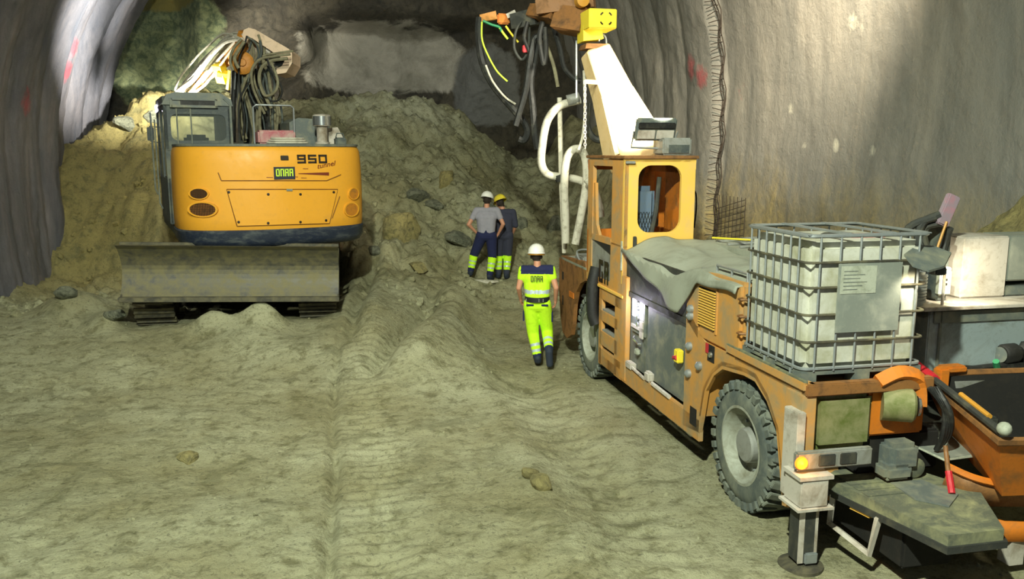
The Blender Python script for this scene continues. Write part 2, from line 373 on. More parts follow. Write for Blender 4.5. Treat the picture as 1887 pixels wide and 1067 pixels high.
    def frame_wall(s, outer, inner, axis, a, b):
        """plate between two loops with the same number of points"""
        n = len(outer)
        def P(q, t): return (t, q[0], q[1]) if axis == 'x' else ((q[0], t, q[1]) if axis == 'y' else (q[0], q[1], t))
        vs = [P(q, a) for q in outer]+[P(q, a) for q in inner]+[P(q, b) for q in outer]+[P(q, b) for q in inner]; fs = []
        for i in range(n):
            j = (i+1) % n; fs += [(i, j, n+j, n+i), (2*n+i, 3*n+i, 3*n+j, 2*n+j), (i, 2*n+i, 2*n+j, j), (n+i, n+j, 3*n+j, 3*n+i)]
        return s.add(vs, fs)
    def build(s, name, material, parent=None, origin=None):
        me = bpy.data.meshes.new(name)
        if parent is not None: inv = ROOT[parent.name].inverted()
        else: inv = Matrix.Translation(-Vector(origin)) if origin is not None else Matrix.Identity(4)
        me.from_pydata([(inv@p)[:] for p in s.v], [], s.f)
        me.polygons.foreach_set('use_smooth', s.sm); me.update()
        bm = bmesh.new(); bm.from_mesh(me); bmesh.ops.recalc_face_normals(bm, faces=bm.faces[:]); bm.to_mesh(me); bm.free()
        if any(s.sm): me.set_sharp_from_angle(angle=math.radians(38))
        me.materials.append(material)
        o = bpy.data.objects.new(name, me); col.objects.link(o)
        if parent is not None: o.parent = parent; ROOT[o.name] = ROOT[parent.name]
        else:
            if origin is not None: o.location = origin
            ROOT[o.name] = Matrix.Translation(Vector(origin)) if origin is not None else Matrix.Identity(4)
        return o
def soft(o, w=.01, seg=2):
    b = o.modifiers.new('bevel', 'BEVEL'); b.width = w; b.segments = seg; b.limit_method = 'ANGLE'; b.angle_limit = math.radians(35); return o
def text_part(name, body, mtx, size, material, parent, sx=1, shear=0, bold=0, ext=.002):
    c = bpy.data.curves.new(name, 'FONT'); c.body = body; c.size = size; c.extrude = ext; c.offset = bold; c.shear = shear; c.align_x = 'CENTER'; c.align_y = 'CENTER'
    t = bpy.data.objects.new('t', c); col.objects.link(t); dg = bpy.context.evaluated_depsgraph_get()
    me = bpy.data.meshes.new_from_object(t.evaluated_get(dg)); bpy.data.objects.remove(t)
    full = ROOT[parent.name].inverted() @ mtx @ Matrix.Diagonal((sx, 1, 1, 1))
    me.transform(full); me.materials.clear(); me.materials.append(material); me.name = name
    o = bpy.data.objects.new(name, me); col.objects.link(o); o.parent = parent; ROOT[o.name] = ROOT[parent.name]; return o
def grid_mesh(name, X, Y_, Z, material, flip=False):
    r, c = X.shape; me = bpy.data.meshes.new(name)
    co = np.stack([X, Y_, Z], -1).reshape(-1, 3).astype(np.float32)
    idx = np.arange(r*c).reshape(r, c); q = np.stack([idx[:-1, :-1], idx[:-1, 1:], idx[1:, 1:], idx[1:, :-1]], -1).reshape(-1, 4)
    if flip: q = q[:, ::-1]
    me.vertices.add(r*c); me.vertices.foreach_set('co', co.ravel()); n = len(q)
    me.loops.add(n*4); me.loops.foreach_set('vertex_index', q.ravel().astype(np.int32))
    me.polygons.add(n); me.polygons.foreach_set('loop_start', np.arange(0, n*4, 4, dtype=np.int32)); me.polygons.foreach_set('loop_total', np.full(n, 4, dtype=np.int32))
    me.polygons.foreach_set('use_smooth', np.ones(n, bool)); me.update(calc_edges=True); me.materials.append(material)
    o = bpy.data.objects.new(name, me); col.objects.link(o); return o
def tun_to_world(u, s, z):
    return u*CA - s*SA, u*SA + s*CA, z
# ================================================================== THE SETTING
def build_floor():
    ys = [4.2]
    while ys[-1] < 26.5: ys.append(ys[-1] + .018 + .0022*(ys[-1]-4.2))
    ys = np.array(ys); xs = np.linspace(-1, 1, 520)
    Yg, Xg = np.meshgrid(ys, xs, indexing='ij'); Xg = Xg*(5.2+.50*Yg) - .07*Yg
    return grid_mesh('floor', Xg, Yg, ground_h(Xg, Yg), M['ground'], True)
fl = build_floor(); tag(fl, kind='structure')
def sheet(name, side, u0, R, zc, s0, s1, material, disp, ns=420, nph=240, ph0=-38, ph1=62):
    s = np.linspace(s0, s1, ns); ph = np.radians(np.linspace(ph0, ph1, nph)); S, P = np.meshgrid(s, ph, indexing='ij')
    arc = P*R; r = R + disp(S, arc)
    U = np.where(P < 0, r-.10*(arc/3.0)**2, r*np.cos(P)); Z = np.where(P < 0, zc+arc, zc + r*np.sin(P))
    x, y, z = tun_to_world(u0+side*U, S, Z); o = grid_mesh(name, x, y, z, material, side > 0); return tag(o, kind='structure')
def d_left(S, A):
    far = ss(17.5, 19.5, S)
    d = -.05*np.abs(np.sin(PI*(S+.2*fbm(S*.3, A*.3, 67, 3))/1.2))**.4 + .10*fbm(S*.7, A*.22, 61, 4) + .03*fbm(S*4, A*.5, 62, 4) + .02*fbm(S*5, A*5, 66, 4)
    d = d - .20*far*np.abs(np.sin(PI*(S+.25*fbm(S*.3, A*.4, 63, 3))/1.15))**.6 + .07*far*fbm(S*2, A*.7, 64, 4)
    d = d + .14*(ss(16.9, 17.3, S+.3*fbm(A*.6, S*0, 65, 3)) - 1)*0 + .28*ss(19.1, 19.4, S+.3*fbm(A*.5, A*0, 65, 3))
    d = d - .10*ss(-1.2, -3.2, A)*(1-far)
    return d
def d_right(S, A):
    far = ss(14.5, 14.62, S+.06*fbm(A*.8, S*0, 73, 3))
    d = .05*fbm(S*.6, A*.25, 71, 4) + .015*fbm(S*5, A*3, 72, 4)
    d = d - .20*far - far*.09*np.abs(np.sin(PI*(S-14.6+.2*fbm(S*.3, A*.5, 74, 3))/1.25))**.5 + far*.05*fbm(S*2, A*1.4, 75, 4)
    d = d - .05*ss(-.5, -2.2, A)*(1+fbm(S*1.6, A*1.6, 76, 4))
    return d
wl_spots = [(tuple(Yp(45, 188, 16.2)), .22), (tuple(Yp(122, 132, 18.3)), .30), (tuple(Yp(132, 90, 18.6)), .26)]
def wall_pt(px, py, u):
    A = math.radians(AX); r = ray(px, py); n = Vector((math.cos(A), math.sin(A), 0)); t = (u-CP.dot(n))/r.dot(n); return CP+r*t
wl_spots = [(tuple(wall_pt(*p)), r) for p, r in (((45, 188, -6.15), .26), ((122, 132, -6.05), .30), ((132, 88, -5.9), .26))]
wr_spots = [(tuple(wall_pt(*p)), r) for p, r in (((1268, 128, 6.4), .27), ((1284, 142, 6.4), .25), ((1337, 165, 6.5), .28), ((1332, 120, 6.5), .25), ((1340, 195, 6.5), .2))]
wr_white = [(tuple(wall_pt(*p)), r) for p, r in (((1552, 38, 6.6), .20), ((1566, 43, 6.6), .17), ((1520, 40, 6.6), .08), ((1444, 198, 6.7), .14), ((1474, 265, 6.7), .1), ((1532, 268, 6.7), .1), ((1597, 280, 6.7), .12))]
M['wall_l'] = m_wall('sprayed_concrete_left', lin((128, 124, 130)), lin((82, 86, 98)), lin((166, 156, 154)), None, wl_spots)
M['wall_r'] = m_wall('sprayed_concrete_right', lin((150, 146, 138)), lin((118, 118, 114)), lin((172, 166, 154)),
                     (lin((124, 112, 74)), lin((164, 144, 84))), wr_spots, 3.3, wr_white)
sheet('wall_left', -1, .25, 6.5, 3.0, 3, 23.3, M['wall_l'], d_left)
sheet('wall_right', 1, .15, 6.65, 4.1, 1.5, 24.5, M['wall_r'], d_right)
def ceiling():
    s = np.linspace(1.5, 25.5, 120); ph = np.radians(np.linspace(58, 124, 60)); S, P = np.meshgrid(s, ph, indexing='ij')
    R = 6.5+.1*fbm(S, P*4, 81, 3); zc = np.interp(np.degrees(P), [58, 124], [4.05, 2.95])
    x, y, z = tun_to_world(.2+R*np.cos(P), S, zc+.1+R*np.sin(P)); return tag(grid_mesh('ceiling', x, y, z, M['wall_l']), kind='structure')
ceiling()
def m_face():
    m, N, L, b = nt('excavated_face'); v = geo_pos(N, L)
    f = noise_n(N, L, .9, 8, .7, v, .6); g = noise_n(N, L, 5, 7, .75, v, .4)
    c = mixc(N, L, ramp(N, L, f, .40, .60), lin((54, 50, 42)), lin((86, 80, 66)))
    c = mixc(N, L, ramp(N, L, g, .50, .38, 0, .8), c, lin((52, 50, 42)))
    p = N.new('ShaderNodeSeparateXYZ'); L.new(v, p.inputs[0])
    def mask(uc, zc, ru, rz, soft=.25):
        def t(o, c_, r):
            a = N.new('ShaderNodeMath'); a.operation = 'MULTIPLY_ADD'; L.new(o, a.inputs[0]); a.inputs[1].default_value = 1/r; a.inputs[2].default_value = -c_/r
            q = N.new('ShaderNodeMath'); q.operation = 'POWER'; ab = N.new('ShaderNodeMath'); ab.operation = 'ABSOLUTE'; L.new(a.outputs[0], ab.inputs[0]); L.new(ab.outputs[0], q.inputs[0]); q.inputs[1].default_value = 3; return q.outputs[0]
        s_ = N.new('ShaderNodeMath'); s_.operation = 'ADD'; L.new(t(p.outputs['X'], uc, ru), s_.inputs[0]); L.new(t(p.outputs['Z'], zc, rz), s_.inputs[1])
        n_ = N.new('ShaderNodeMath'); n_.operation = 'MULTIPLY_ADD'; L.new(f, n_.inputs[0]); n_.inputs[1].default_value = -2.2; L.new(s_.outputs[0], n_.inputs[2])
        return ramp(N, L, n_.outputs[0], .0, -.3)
    shot = mixc(N, L, ramp(N, L, f, .4, .6), lin((140, 136, 122)), lin((176, 170, 156)))
    c = mixc(N, L, mask(1.0, 5.75, 2.3, .95), c, shot)
    c = mixc(N, L, mask(3.9, 5.0, .9, 1.1), c, lin((116, 116, 112)))
    c = mixc(N, L, mask(-4.9, 6.0, 1.7, 1.6), c, mixc(N, L, ramp(N, L, g, .42, .58), lin((96, 110, 84)), lin((150, 158, 116))))
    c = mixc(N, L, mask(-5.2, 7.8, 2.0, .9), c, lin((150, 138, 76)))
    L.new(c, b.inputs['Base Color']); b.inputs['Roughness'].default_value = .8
    ad = N.new('ShaderNodeMath'); ad.operation = 'ADD'; L.new(f, ad.inputs[0]); L.new(g, ad.inputs[1]); bump(N, L, b, ad.outputs[0], .8, .1); return m
def face():
    u = np.linspace(-7.6, 7.6, 420); z = np.linspace(-1, 10.5, 340); U, Z = np.meshgrid(u, z, indexing='ij')
    n = fbm(U*.6, Z*.6, 91, 5)
    over = ss(5.2, 5.9, Z+.4*n+.55*ss(-1.0, -2.2, U)*1)*ss(-4.7, -3.6, U+.3*n)*(1-ss(-1.1, -.6, U+.2*n))
    over = np.maximum(over, ss(6.35, 6.75, Z+.5*n)*ss(-4.7, -3.6, U))
    right = ss(2.9, 3.5, U+.4*n)*ss(-.2, .6, Z)
    S = 24.6 - 1.5*over - .55*right + .35*n + .16*np.abs(fbm(U*2.2, Z*2.2, 92, 5, .6))
    niche = np.exp(-((U-1.0)/2.1)**6-((Z-5.8)/.9)**6); S = S*(1-niche*.75) + niche*.75*(24.95+.1*n)
    S = S - .5*np.exp(-((U+1.15)/.35)**2)*(1-ss(6.0, 6.8, Z))
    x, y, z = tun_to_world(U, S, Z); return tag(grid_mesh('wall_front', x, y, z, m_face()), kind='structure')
face()

# ------------------------------------------------------------------ boulders and rubble
def rock_mesh(name, size, seed, material, sub=3, flat=(1, 1, 1), cut=5):
    bm = bmesh.new(); bmesh.ops.create_icosphere(bm, subdivisions=sub, radius=1); rnd = random.Random(seed)
    planes = []
    for k in range(cut):
        n = Vector((rnd.gauss(0, 1), rnd.gauss(0, 1), rnd.gauss(0, 1))).normalized(); planes.append((n, rnd.uniform(.5, .8)))
    for v in bm.verts:
        p = v.co.copy()
        for n, d in planes:
            e = p.dot(n)-d
            if e > 0: p -= n*e*.92
        p += p.normalized()*(.12*mnoise.noise(p*1.7+Vector((seed, 0, 0)))+.05*mnoise.noise(p*5+Vector((0, seed, 0))))
        v.co = Vector((p.x*flat[0], p.y*flat[1], p.z*flat[2]))*size
    me = bpy.data.meshes.new(name); bm.to_mesh(me); bm.free(); me.materials.append(material)
    o = bpy.data.objects.new(name, me); col.objects.link(o); ROOT[o.name] = Matrix.Identity(4); return o
bl = [ # px, py of the foot, radius m, flatness, material, seed, label
 (738, 442, .46, (1.05, .7, .95), 'boulder', 3, 'big tan angular boulder in the muck heap, just right of the excavator'),
 (822, 340, .30, (.8, .6, 1.0), 'boulder', 5, 'upright tan slab of rock high on the heap above the white helmet'),
 (768, 368, .34, (1.3, .8, .6), 'boulder_grey', 8, 'grey broken block on the heap, left of the upright tan slab'),
 (800, 385, .30, (1.3, .8, .5), 'boulder_grey', 11, 'flat grey block lying below the upright tan slab'),
 (770, 500, .26, (1.4, .8, .5), 'boulder', 13, 'flat pale tan stone on the slope below the biggest boulder'),
 (845, 450, .32, (1.3, .9, .6), 'boulder_grey', 17, 'low grey-green stone on the slope left of the man in the grey shirt'),
 (1022, 425, .26, (.7, .7, 1.1), 'boulder_grey', 19, 'pale block of stone behind the caked pole, right of the two men'),
 (962, 418, .17, (1, .8, .9), 'boulder_grey', 23, 'small pale stone right of the yellow helmet'),
 (1000, 900, .13, (1, .9, .7), 'boulder', 29, 'clod of muck on the bare ground left of the rear tyre'),
 (978, 880, .10, (1.1, .9, .7), 'boulder', 31, 'smaller clod touching the far side of the clod left of the rear tyre'),
 (345, 850, .10, (1.3, 1, .5), 'boulder', 37, 'low flat clod in the left foreground mud'),
 (210, 590, .20, (1.2, .9, .6), 'boulder_grey', 41, 'grey stone beside the left track of the excavator'),
 (120, 548, .20, (1.3, .9, .6), 'boulder_grey', 43, 'dark grey stone at the foot of the left wall'),
 (235, 235, .30, (1.4, .8, .6), 'boulder_grey', 47, 'dark stone on the yellow heap left of the excavator cab'),
 (285, 222, .26, (1.3, .8, .7), 'boulder_grey', 53, 'dark stone close to the cab roof on the yellow heap'),
 (900, 392, .22, (1, .8, .8), 'boulder_grey', 59, 'stone on the heap directly behind the two standing men'),
 (690, 470, .22, (1.2, .9, .6), 'boulder_grey', 61, 'grey stone left of and below the biggest boulder'),
]
for (px, py, r, fl_, mt, sd, lb) in bl:
    p = on_ground(px, py); o = rock_mesh('boulder', r, sd, M[mt], 4 if r > .25 else 3, fl_)
    o.location = p+Vector((0, r*.3, r*fl_[2]*.35)); o.rotation_euler = (sd*.7 % .5, sd*.37 % .4, sd*1.3 % 3); tag(o, lb, 'rock', 'boulders in the muck heap')
def rubble():
    rnd = random.Random(5); mb_v = []; mb_f = []
    base = []
    for k in range(5):
        bm = bmesh.new(); bmesh.ops.create_icosphere(bm, subdivisions=1, radius=1)
        for v in bm.verts: v.co *= rnd.uniform(.65, 1.15)
        bm.verts.index_update(); base.append(([v.co.copy() for v in bm.verts], [[v.index for v in f.verts] for f in bm.faces])); bm.free()
    pts = []
    while len(pts) < 900:
        u = rnd.uniform(-6, 5.6); s = rnd.uniform(14.3, 23.5); cl = vn(np.array([u*.9]), np.array([s*.9]), 99)[0]
        if rnd.random() < cl**2*1.4: pts.append((u, s, rnd.choice((.025, .03, .04, .05, .06, .09))))
    while len(pts) < 1800:
        u = rnd.uniform(-6, 5.6); s = rnd.uniform(5, 14); pts.append((u, s, rnd.choice((.008, .012, .016, .022))))
    P = np.array(pts); x = P[:, 0]*CA-P[:, 1]*SA; y = P[:, 0]*SA+P[:, 1]*CA; z = ground_h(x, y)
    for i in range(len(P)):
        vs, fs = base[i % 5]; r = P[i, 2]; R = Matrix.Rotation(rnd.uniform(0, 6), 3, 'Z') @ Matrix.Rotation(rnd.uniform(0, 6), 3, 'X'); k = len(mb_v)
        mb_v += [(R@v*r+Vector((x[i], y[i], z[i]+r*.2)))[:] for v in vs]; mb_f += [[a+k for a in f] for f in fs]
    me = bpy.data.meshes.new('rubble'); me.from_pydata(mb_v, [], mb_f); me.materials.append(M['ground'])
    o = bpy.data.objects.new('rubble', me); col.objects.link(o); tag(o, 'loose stones and crumbs scattered over the muck heap and floor', 'rubble', kind='stuff')
rubble()

# ------------------------------------------------------------------ steel mesh at the lining joint on the right wall
def mesh_strip():
    mb = MB()
    def P(s, a, off=.16):
        R = 6.65-off-(.14 if s > 14.5 else 0); ph = a/6.65
        U = R-.10*(a/3)**2 if a < 0 else R*math.cos(ph); Z = 4.1+a if a < 0 else 4.1+R*math.sin(ph)
        return Vector(tun_to_world(.15+U, s+.03*math.sin(a*3.1), Z))
    for s in (14.34, 14.42, 14.49): mb.tube([P(s, -3.0+.2*k, .13+.03*math.sin(k*1.7+s*9)) for k in range(36)], .010, 5)
    a = -3.0
    while a < 4.0: mb.tube([P(14.31, a), P(14.42, a+.05*math.sin(a*9), .17), P(14.53, a, .15)], .008, 4); a += .13
    for k in range(7): mb.tube([P(13.2+.15*j, -1.75-.10*k-.03*j) for j in range(9)], .006, 4)
    for k in range(9): mb.tube([P(13.2+.15*k, -1.72), P(13.2+.15*k, -2.5)], .006, 4)
    o = mb.build('reinforcing_mesh', M['rebar']); tag(o, 'rusty steel mesh strip curving up the right wall at the lining joint', 'mesh')
mesh_strip()
# ================================================================== EXCAVATOR
from mathutils.bvhtree import BVHTree
def bvh_of(mb): return BVHTree.FromPolygons([v[:] for v in mb.v], mb.f)
def hit(bvh, px, py):
    r = ray(px, py).normalized(); h = bvh.ray_cast(CP, r)
    return (h[0], h[1] if h[1].dot(r) < 0 else -h[1]) if h[0] is not None else (None, None)
def basis(p, n, up=Vector((0, 0, 1))):
    x = up.cross(n).normalized(); y = n.cross(x).normalized()
    return Matrix(((x.x, y.x, n.x, p.x), (x.y, y.y, n.y, p.y), (x.z, y.z, n.z, p.z), (0, 0, 0, 1)))
def loc_at(inv, px, py, y): return inv @ Yp(px, py, y)

ex = empty('excavator', EXC @ Matrix.Translation((0, 0, .45)), 'yellow tunnel excavator marked 950, seen from behind, with raised boom and rear dozer blade', 'excavator')
ZG = .42
def make_track(u0):
    hw = .30; r = .44; L = 1.9; mb = MB(EXC)
    per = 4*L+2*PI*r; n = 46
    for k in range(n):
        d = per*k/n
        if d < 2*L: p = (-L+d, 0); a = 0; c = (p[0], ZG+2*r)
        elif d < 2*L+PI*r: t = (d-2*L)/r; c = (L+math.sin(t)*r, ZG+r+math.cos(t)*r); a = -t
        elif d < 4*L+PI*r: q = d-2*L-PI*r; c = (L-q, ZG); a = PI
        else: t = (d-4*L-PI*r)/r; c = (-L-math.sin(t)*r, ZG+r-math.cos(t)*r); a = PI-t
        m = EXC @ Matrix.Translation((u0, c[0], c[1])) @ Matrix.Rotation(a, 4, 'X')
        s = MB(m); s.box((-hw, -.078, -.03), (hw, .078, .01)); s.box((-hw, -.075, .01), (hw, -.055, .045)); s.box((-hw, .0, .01), (hw, .018, .035))
        k0 = len(mb.v); mb.v += s.v; mb.f += [tuple(i+k0 for i in f) for f in s.f]; mb.sm += s.sm
    t = mb.build('track', M['track'], ex)
    f = MB(EXC); f.box((u0-.14, -L, ZG+.16), (u0+.14, L, ZG+.62), .04).build('track_frame', M['dark_steel'], t)
    for y in (-L, L): MB(EXC).lathe((u0, y, ZG+r), (1, 0, 0), [(-.16, 0), (-.16, .30), (-.10, .36), (.10, .36), (.16, .30), (.16, 0)], 24).build('track_wheel', M['track'], t)
    for k in range(5): MB(EXC).cyl((u0-.16, -1.3+.65*k, ZG+.12), (u0+.16, -1.3+.65*k, ZG+.12), .10, n=14).build('track_roller', M['track'], t)
make_track(-1.26); make_track(1.26)
MB(EXC).box((-.98, -1.3, ZG+.40), (.98, 1.3, ZG+.90), .06).cyl((0, 0, ZG+.85), (0, 0, 1.74), .62, n=40).build('undercarriage_frame', M['dark_steel'], ex)
def blade():
    tl = Matrix.Translation((0, -2.62, 1.32)) @ Matrix.Rotation(math.radians(1.7), 4, 'Y'); m = EXC @ tl
    prof = []
    for k in range(13):
        t = k/12; z = -.40+.82*t; y = -.12 + .42*math.sin(PI*(.12+.78*t))*.62 - (.06 if t > .92 else 0); prof.append((y+.16*max(0, t-.55)**1.0*-1.6, z))
    back = [(y+.05, z) for y, z in prof][::-1]
    b = MB(m); b.prism(prof+back, 'x', -1.64, 1.62); o = b.build('dozer_blade', M['blade'], ex)
    MB(m).box((-1.65, -.13, -.46), (1.63, -.03, -.385), .008).build('cutting_edge', M['track'], o)
    for x in (-1.64, 1.60): MB(m).prism([(-.10, -.42), (.10, -.30), (.17, .1), (.12, .42), (.28, .40), (.30, -.2), (.12, -.44)], 'x', x, x+.025).build('blade_end_plate', M['track'], o)
    MB(m).box((-1.64, .05, .40), (1.62, .13, .44)).build('blade_top_rail', M['track'], o)
    for x in (-.62, .62):
        MB(EXC).tube([(x, -2.35, 1.15), (x, -1.2, .95)], .10, 4).build('blade_arm', M['dark_steel'], ex)
    MB(EXC).tube([(0, -2.35, 1.45), (0, -1.25, 1.2)], .07, 10).build('blade_cylinder', M['dark_steel'], ex)
blade()
# ---- upper body (swung to the left)
out = [(-1.40, -1.2), (-1.41, -1.75), (-1.37, -2.12), (-1.22, -2.38), (-.95, -2.56), (-.5, -2.70), (0, -2.75), (.5, -2.70), (.98, -2.60), (1.32, -2.44), (1.51, -2.18), (1.57, -1.75), (1.57, -1.2)]
def dense(o, k=4):
    r = []
    for i in range(len(o)-1):
        p0 = Vector(o[max(i-1, 0)]); p1 = Vector(o[i]); p2 = Vector(o[i+1]); p3 = Vector(o[min(i+2, len(o)-1)])
        for j in range(k):
            t = j/k; r.append(.5*((2*p1)+(p2-p0)*t+(2*p0-5*p1+4*p2-p3)*t*t+(3*p1-p0-3*p2+p3)*t*t*t))
    r.append(Vector(o[-1])); return r
outd = dense(out)
def loft(mb, rings, close=True):
    """rings: list of (z, scale, inset)"""
    vs = []; fs = []; n = len(outd)
    for z, sc, back in rings:
        for p in outd: vs.append((p.x*sc+.05*(1-sc), -1.2+(p.y+1.2)*sc+back, z))
    for i in range(len(rings)-1):
        for k in range(n-1): fs.append((i*n+k, i*n+k+1, (i+1)*n+k+1, (i+1)*n+k))
        fs.append((i*n+n-1, i*n, (i+1)*n, (i+1)*n+n-1))
    fs.append(tuple(range(n))); fs.append(tuple((len(rings)-1)*n+k for k in range(n))); mb.add(vs, fs, True)
    return mb
cw = loft(MB(UPP), [(1.95, .985, 0), (1.98, .995, 0), (2.15, 1.0, 0), (2.6, 1.002, 0), (3.0, .995, 0), (3.17, .985, 0), (3.24, .965, .01), (3.26, .94, .02)])
cwo = cw.build('counterweight', M['exc_yellow'], ex); CWB = bvh_of(cw)
cwo.modifiers.new('e', 'EDGE_SPLIT').split_angle = math.radians(50)
bp = loft(MB(UPP), [(1.69, .92, 0), (1.72, .965, 0), (1.80, .995, 0), (1.95, 1.006, 0), (1.975, .99, 0)]).build('rear_bumper', M['navy'], ex)
bp.modifiers.new('e', 'EDGE_SPLIT').split_angle = math.radians(50)
def decal(name, quad, material, parent, nx=10, ny=4, off=.006, bvh=None):
    bvh = bvh or CWB; a, b, c, d = quad; vs = []; fs = []
    for j in range(ny+1):
        for i in range(nx+1):
            u = i/nx; v = j/ny; px = (a[0]*(1-u)+b[0]*u)*(1-v)+(d[0]*(1-u)+c[0]*u)*v; py = (a[1]*(1-u)+b[1]*u)*(1-v)+(d[1]*(1-u)+c[1]*u)*v
            p, n = hit(bvh, px, py)
            if p is None: return None
            vs.append(p+n*off)
    k = len(vs)
    vs += [v+(CP-v).normalized()*-off*.9 for v in vs]
    for j in range(ny):
        for i in range(nx):
            q = j*(nx+1)+i; fs.append((q, q+1, q+nx+2, q+nx+1)); fs.append((k+q, k+q+nx+1, k+q+nx+2, k+q+1))
    edge = [i for i in range(nx+1)]+[(j+1)*(nx+1)-1 for j in range(1, ny+1)]+[ny*(nx+1)+i for i in range(nx-1, -1, -1)]+[j*(nx+1) for j in range(ny-1, 0, -1)]
    for i in range(len(edge)): p, q = edge[i], edge[(i+1) % len(edge)]; fs.append((p, q, q+k, p+k))
    return MB().add(vs, fs).build(name, material, parent)
seam = mat('excavator_seam', (126, 82, 22), .7)
pan = decal('access_panel', [(419, 350), (621, 350), (606, 411), (438, 416)], M['exc_yellow'], cwo, 16, 6, .016)
for a, b in (((418, 349), (622, 349)), ((622, 349), (607, 412)), ((607, 412), (437, 417)), ((437, 417), (418, 349)), ((402, 318), (408, 333)), ((408, 333), (602, 333)), ((602, 333), (628, 322)), ((626, 362), (612, 402))):
    pts = []
    for k in range(9):
        t = k/8; p, n = hit(CWB, a[0]+(b[0]-a[0])*t, a[1]+(b[1]-a[1])*t)
        if p is not None: pts.append(p+n*.002)
    MB().tube(pts, .009, 5).build('panel_seam', seam, cwo)
for q in ((422, 354), (494, 358), (553, 358), (614, 354), (440, 409), (494, 411), (553, 409), (600, 406)):
    p, n = hit(CWB, *q); MB(basis(p+n*.012, n)).lathe((0, 0, 0), (0, 0, 1), [(0, 0), (0, .022), (.012, .02), (.014, 0)], 10).build('panel_bolt', M['ink'], pan)
for q, rx, rz in (((367, 357), .16, .09), ((374, 386), .24, .12), ((651, 357), .13, .10), ((647, 386), .16, .12)):
    p, n = hit(CWB, *q); B = basis(p+n*.004, n)
    ring = [(math.cos(2*PI*k/28)*rx, math.sin(2*PI*k/28)*rz) for k in range(28)]
    v = MB(B).frame_wall(ring, [(x*.86, y*.84) for x, y in ring], 'z', -.02, .016).build('vent', M['exc_yellow'], cwo)
    g = MB(B).prism([(x*.88, y*.86) for x, y in ring], 'z', -.02, .003).build('vent_backing', M['vent'], v)
    s = MB(B)
    for k in range(-7, 8):
        t = k/8; hh = rz*.84*math.sqrt(max(0, 1-t*t)); s.box((t*rx*.86-.004, -hh, .003), (t*rx*.86+.004, hh, .012))
    for k in range(-3, 4):
        t = k/4; hh = rx*.84*math.sqrt(max(0, 1-t*t)); s.box((-hh, t*rz*.86-.003, .003), (hh, t*rz*.86+.003, .010))
    s.build('vent_grille', M['ochre'] if q[0] > 600 else M['ink'], v)
# lettering
def on_cw(px, py): p, n = hit(CWB, px, py); return basis(p+n*.006, n)
def seg_digits(body, B, w_, h_, gap, th, material, parent, name):
    S = {'9': 'abcdfg', '5': 'acdfg', '0': 'abcdef', 'D': 'abcdef', 'N': 'abcef', 'R': 'abcefg', 'A': 'abcefg', 'O': 'abcdef', 'G': 'acdef'}
    mb = MB(B); x0 = -(len(body)*w_+(len(body)-1)*gap)/2
    for i, ch in enumerate(body):
        x = x0+i*(w_+gap); y0 = -h_/2; y1 = h_/2; t = th
        R = {'a': (x, y1-t, x+w_, y1), 'd': (x, y0, x+w_, y0+t), 'g': (x, -t/2, x+w_, t/2), 'b': (x+w_-t, 0, x+w_, y1), 'c': (x+w_-t, y0, x+w_, 0), 'f': (x, 0, x+t, y1), 'e': (x, y0, x+t, 0)}
        for k in S[ch]: q = R[k]; mb.box((q[0], q[1], 0), (q[2], q[3], .004))
    return mb.build(name, material, parent)
seg_digits('950', on_cw(575, 293), .14, .135, .035, .030, M['ink'], cwo, 'model_number')
text_part('model_script', 'tunnel', on_cw(600, 304) @ Matrix.Rotation(math.radians(9), 4, 'Z'), .11, M['darkred'], cwo, 1.15, .35)
st = MB(on_cw(524, 319)).box((-.165, -.095, 0), (.165, .095, .004)).build('sticker', M['sticker'], cwo)
seg_digits('DNRR', on_cw(524, 318) @ Matrix.Translation((0, 0, .005)), .058, .115, .012, .017, M['lime'], st, 'sticker_letters')
MB(on_cw(524, 291)).box((-.06, -.035, -.01), (.06, .035, .015), .006).build('number_plate_lamp', M['ink'], cwo)
decal('stripe', [(550, 319.4), (606, 317.5), (606, 323.5), (550, 320.6)], M['darkred'], cwo, 8, 2, .005)
for q, r in (((563, 311), 5), ((545, 326), 4), ((497, 327), 6), ((560, 328), 5)): decal('scratch', [(q[0]-r, q[1]-.7), (q[0]+r, q[1]-.4), (q[0]+r, q[1]+.6), (q[0]-r, q[1]+.5)], M['darkred'], cwo, 3, 1, .004)
decal('rear_camera', [(527, 348), (538, 348), (538, 352), (527, 352)], M['exc_grey'], cwo, 2, 1, .03)
# house
MB(UPP).box((-1.40, -1.25, 1.78), (1.50, 1.45, 2.2), .05).build('house_base', M['exc_dark'], ex)
MB(UPP).box((.62, -1.2, 2.2), (1.50, 1.30, 3.20), .06).build('side_box', M['exc_yellow'], ex)
MB(UPP).box((-.42, -1.6, 2.2), (.62, -.1, 3.24), .04).build('engine_cover', M['exc_grey'], ex)
dk = loft(MB(UPP), [(3.245, .97, .0), (3.275, .975, .0), (3.285, .96, .0)]).build('deck_lid', M['exc_grey'], ex)
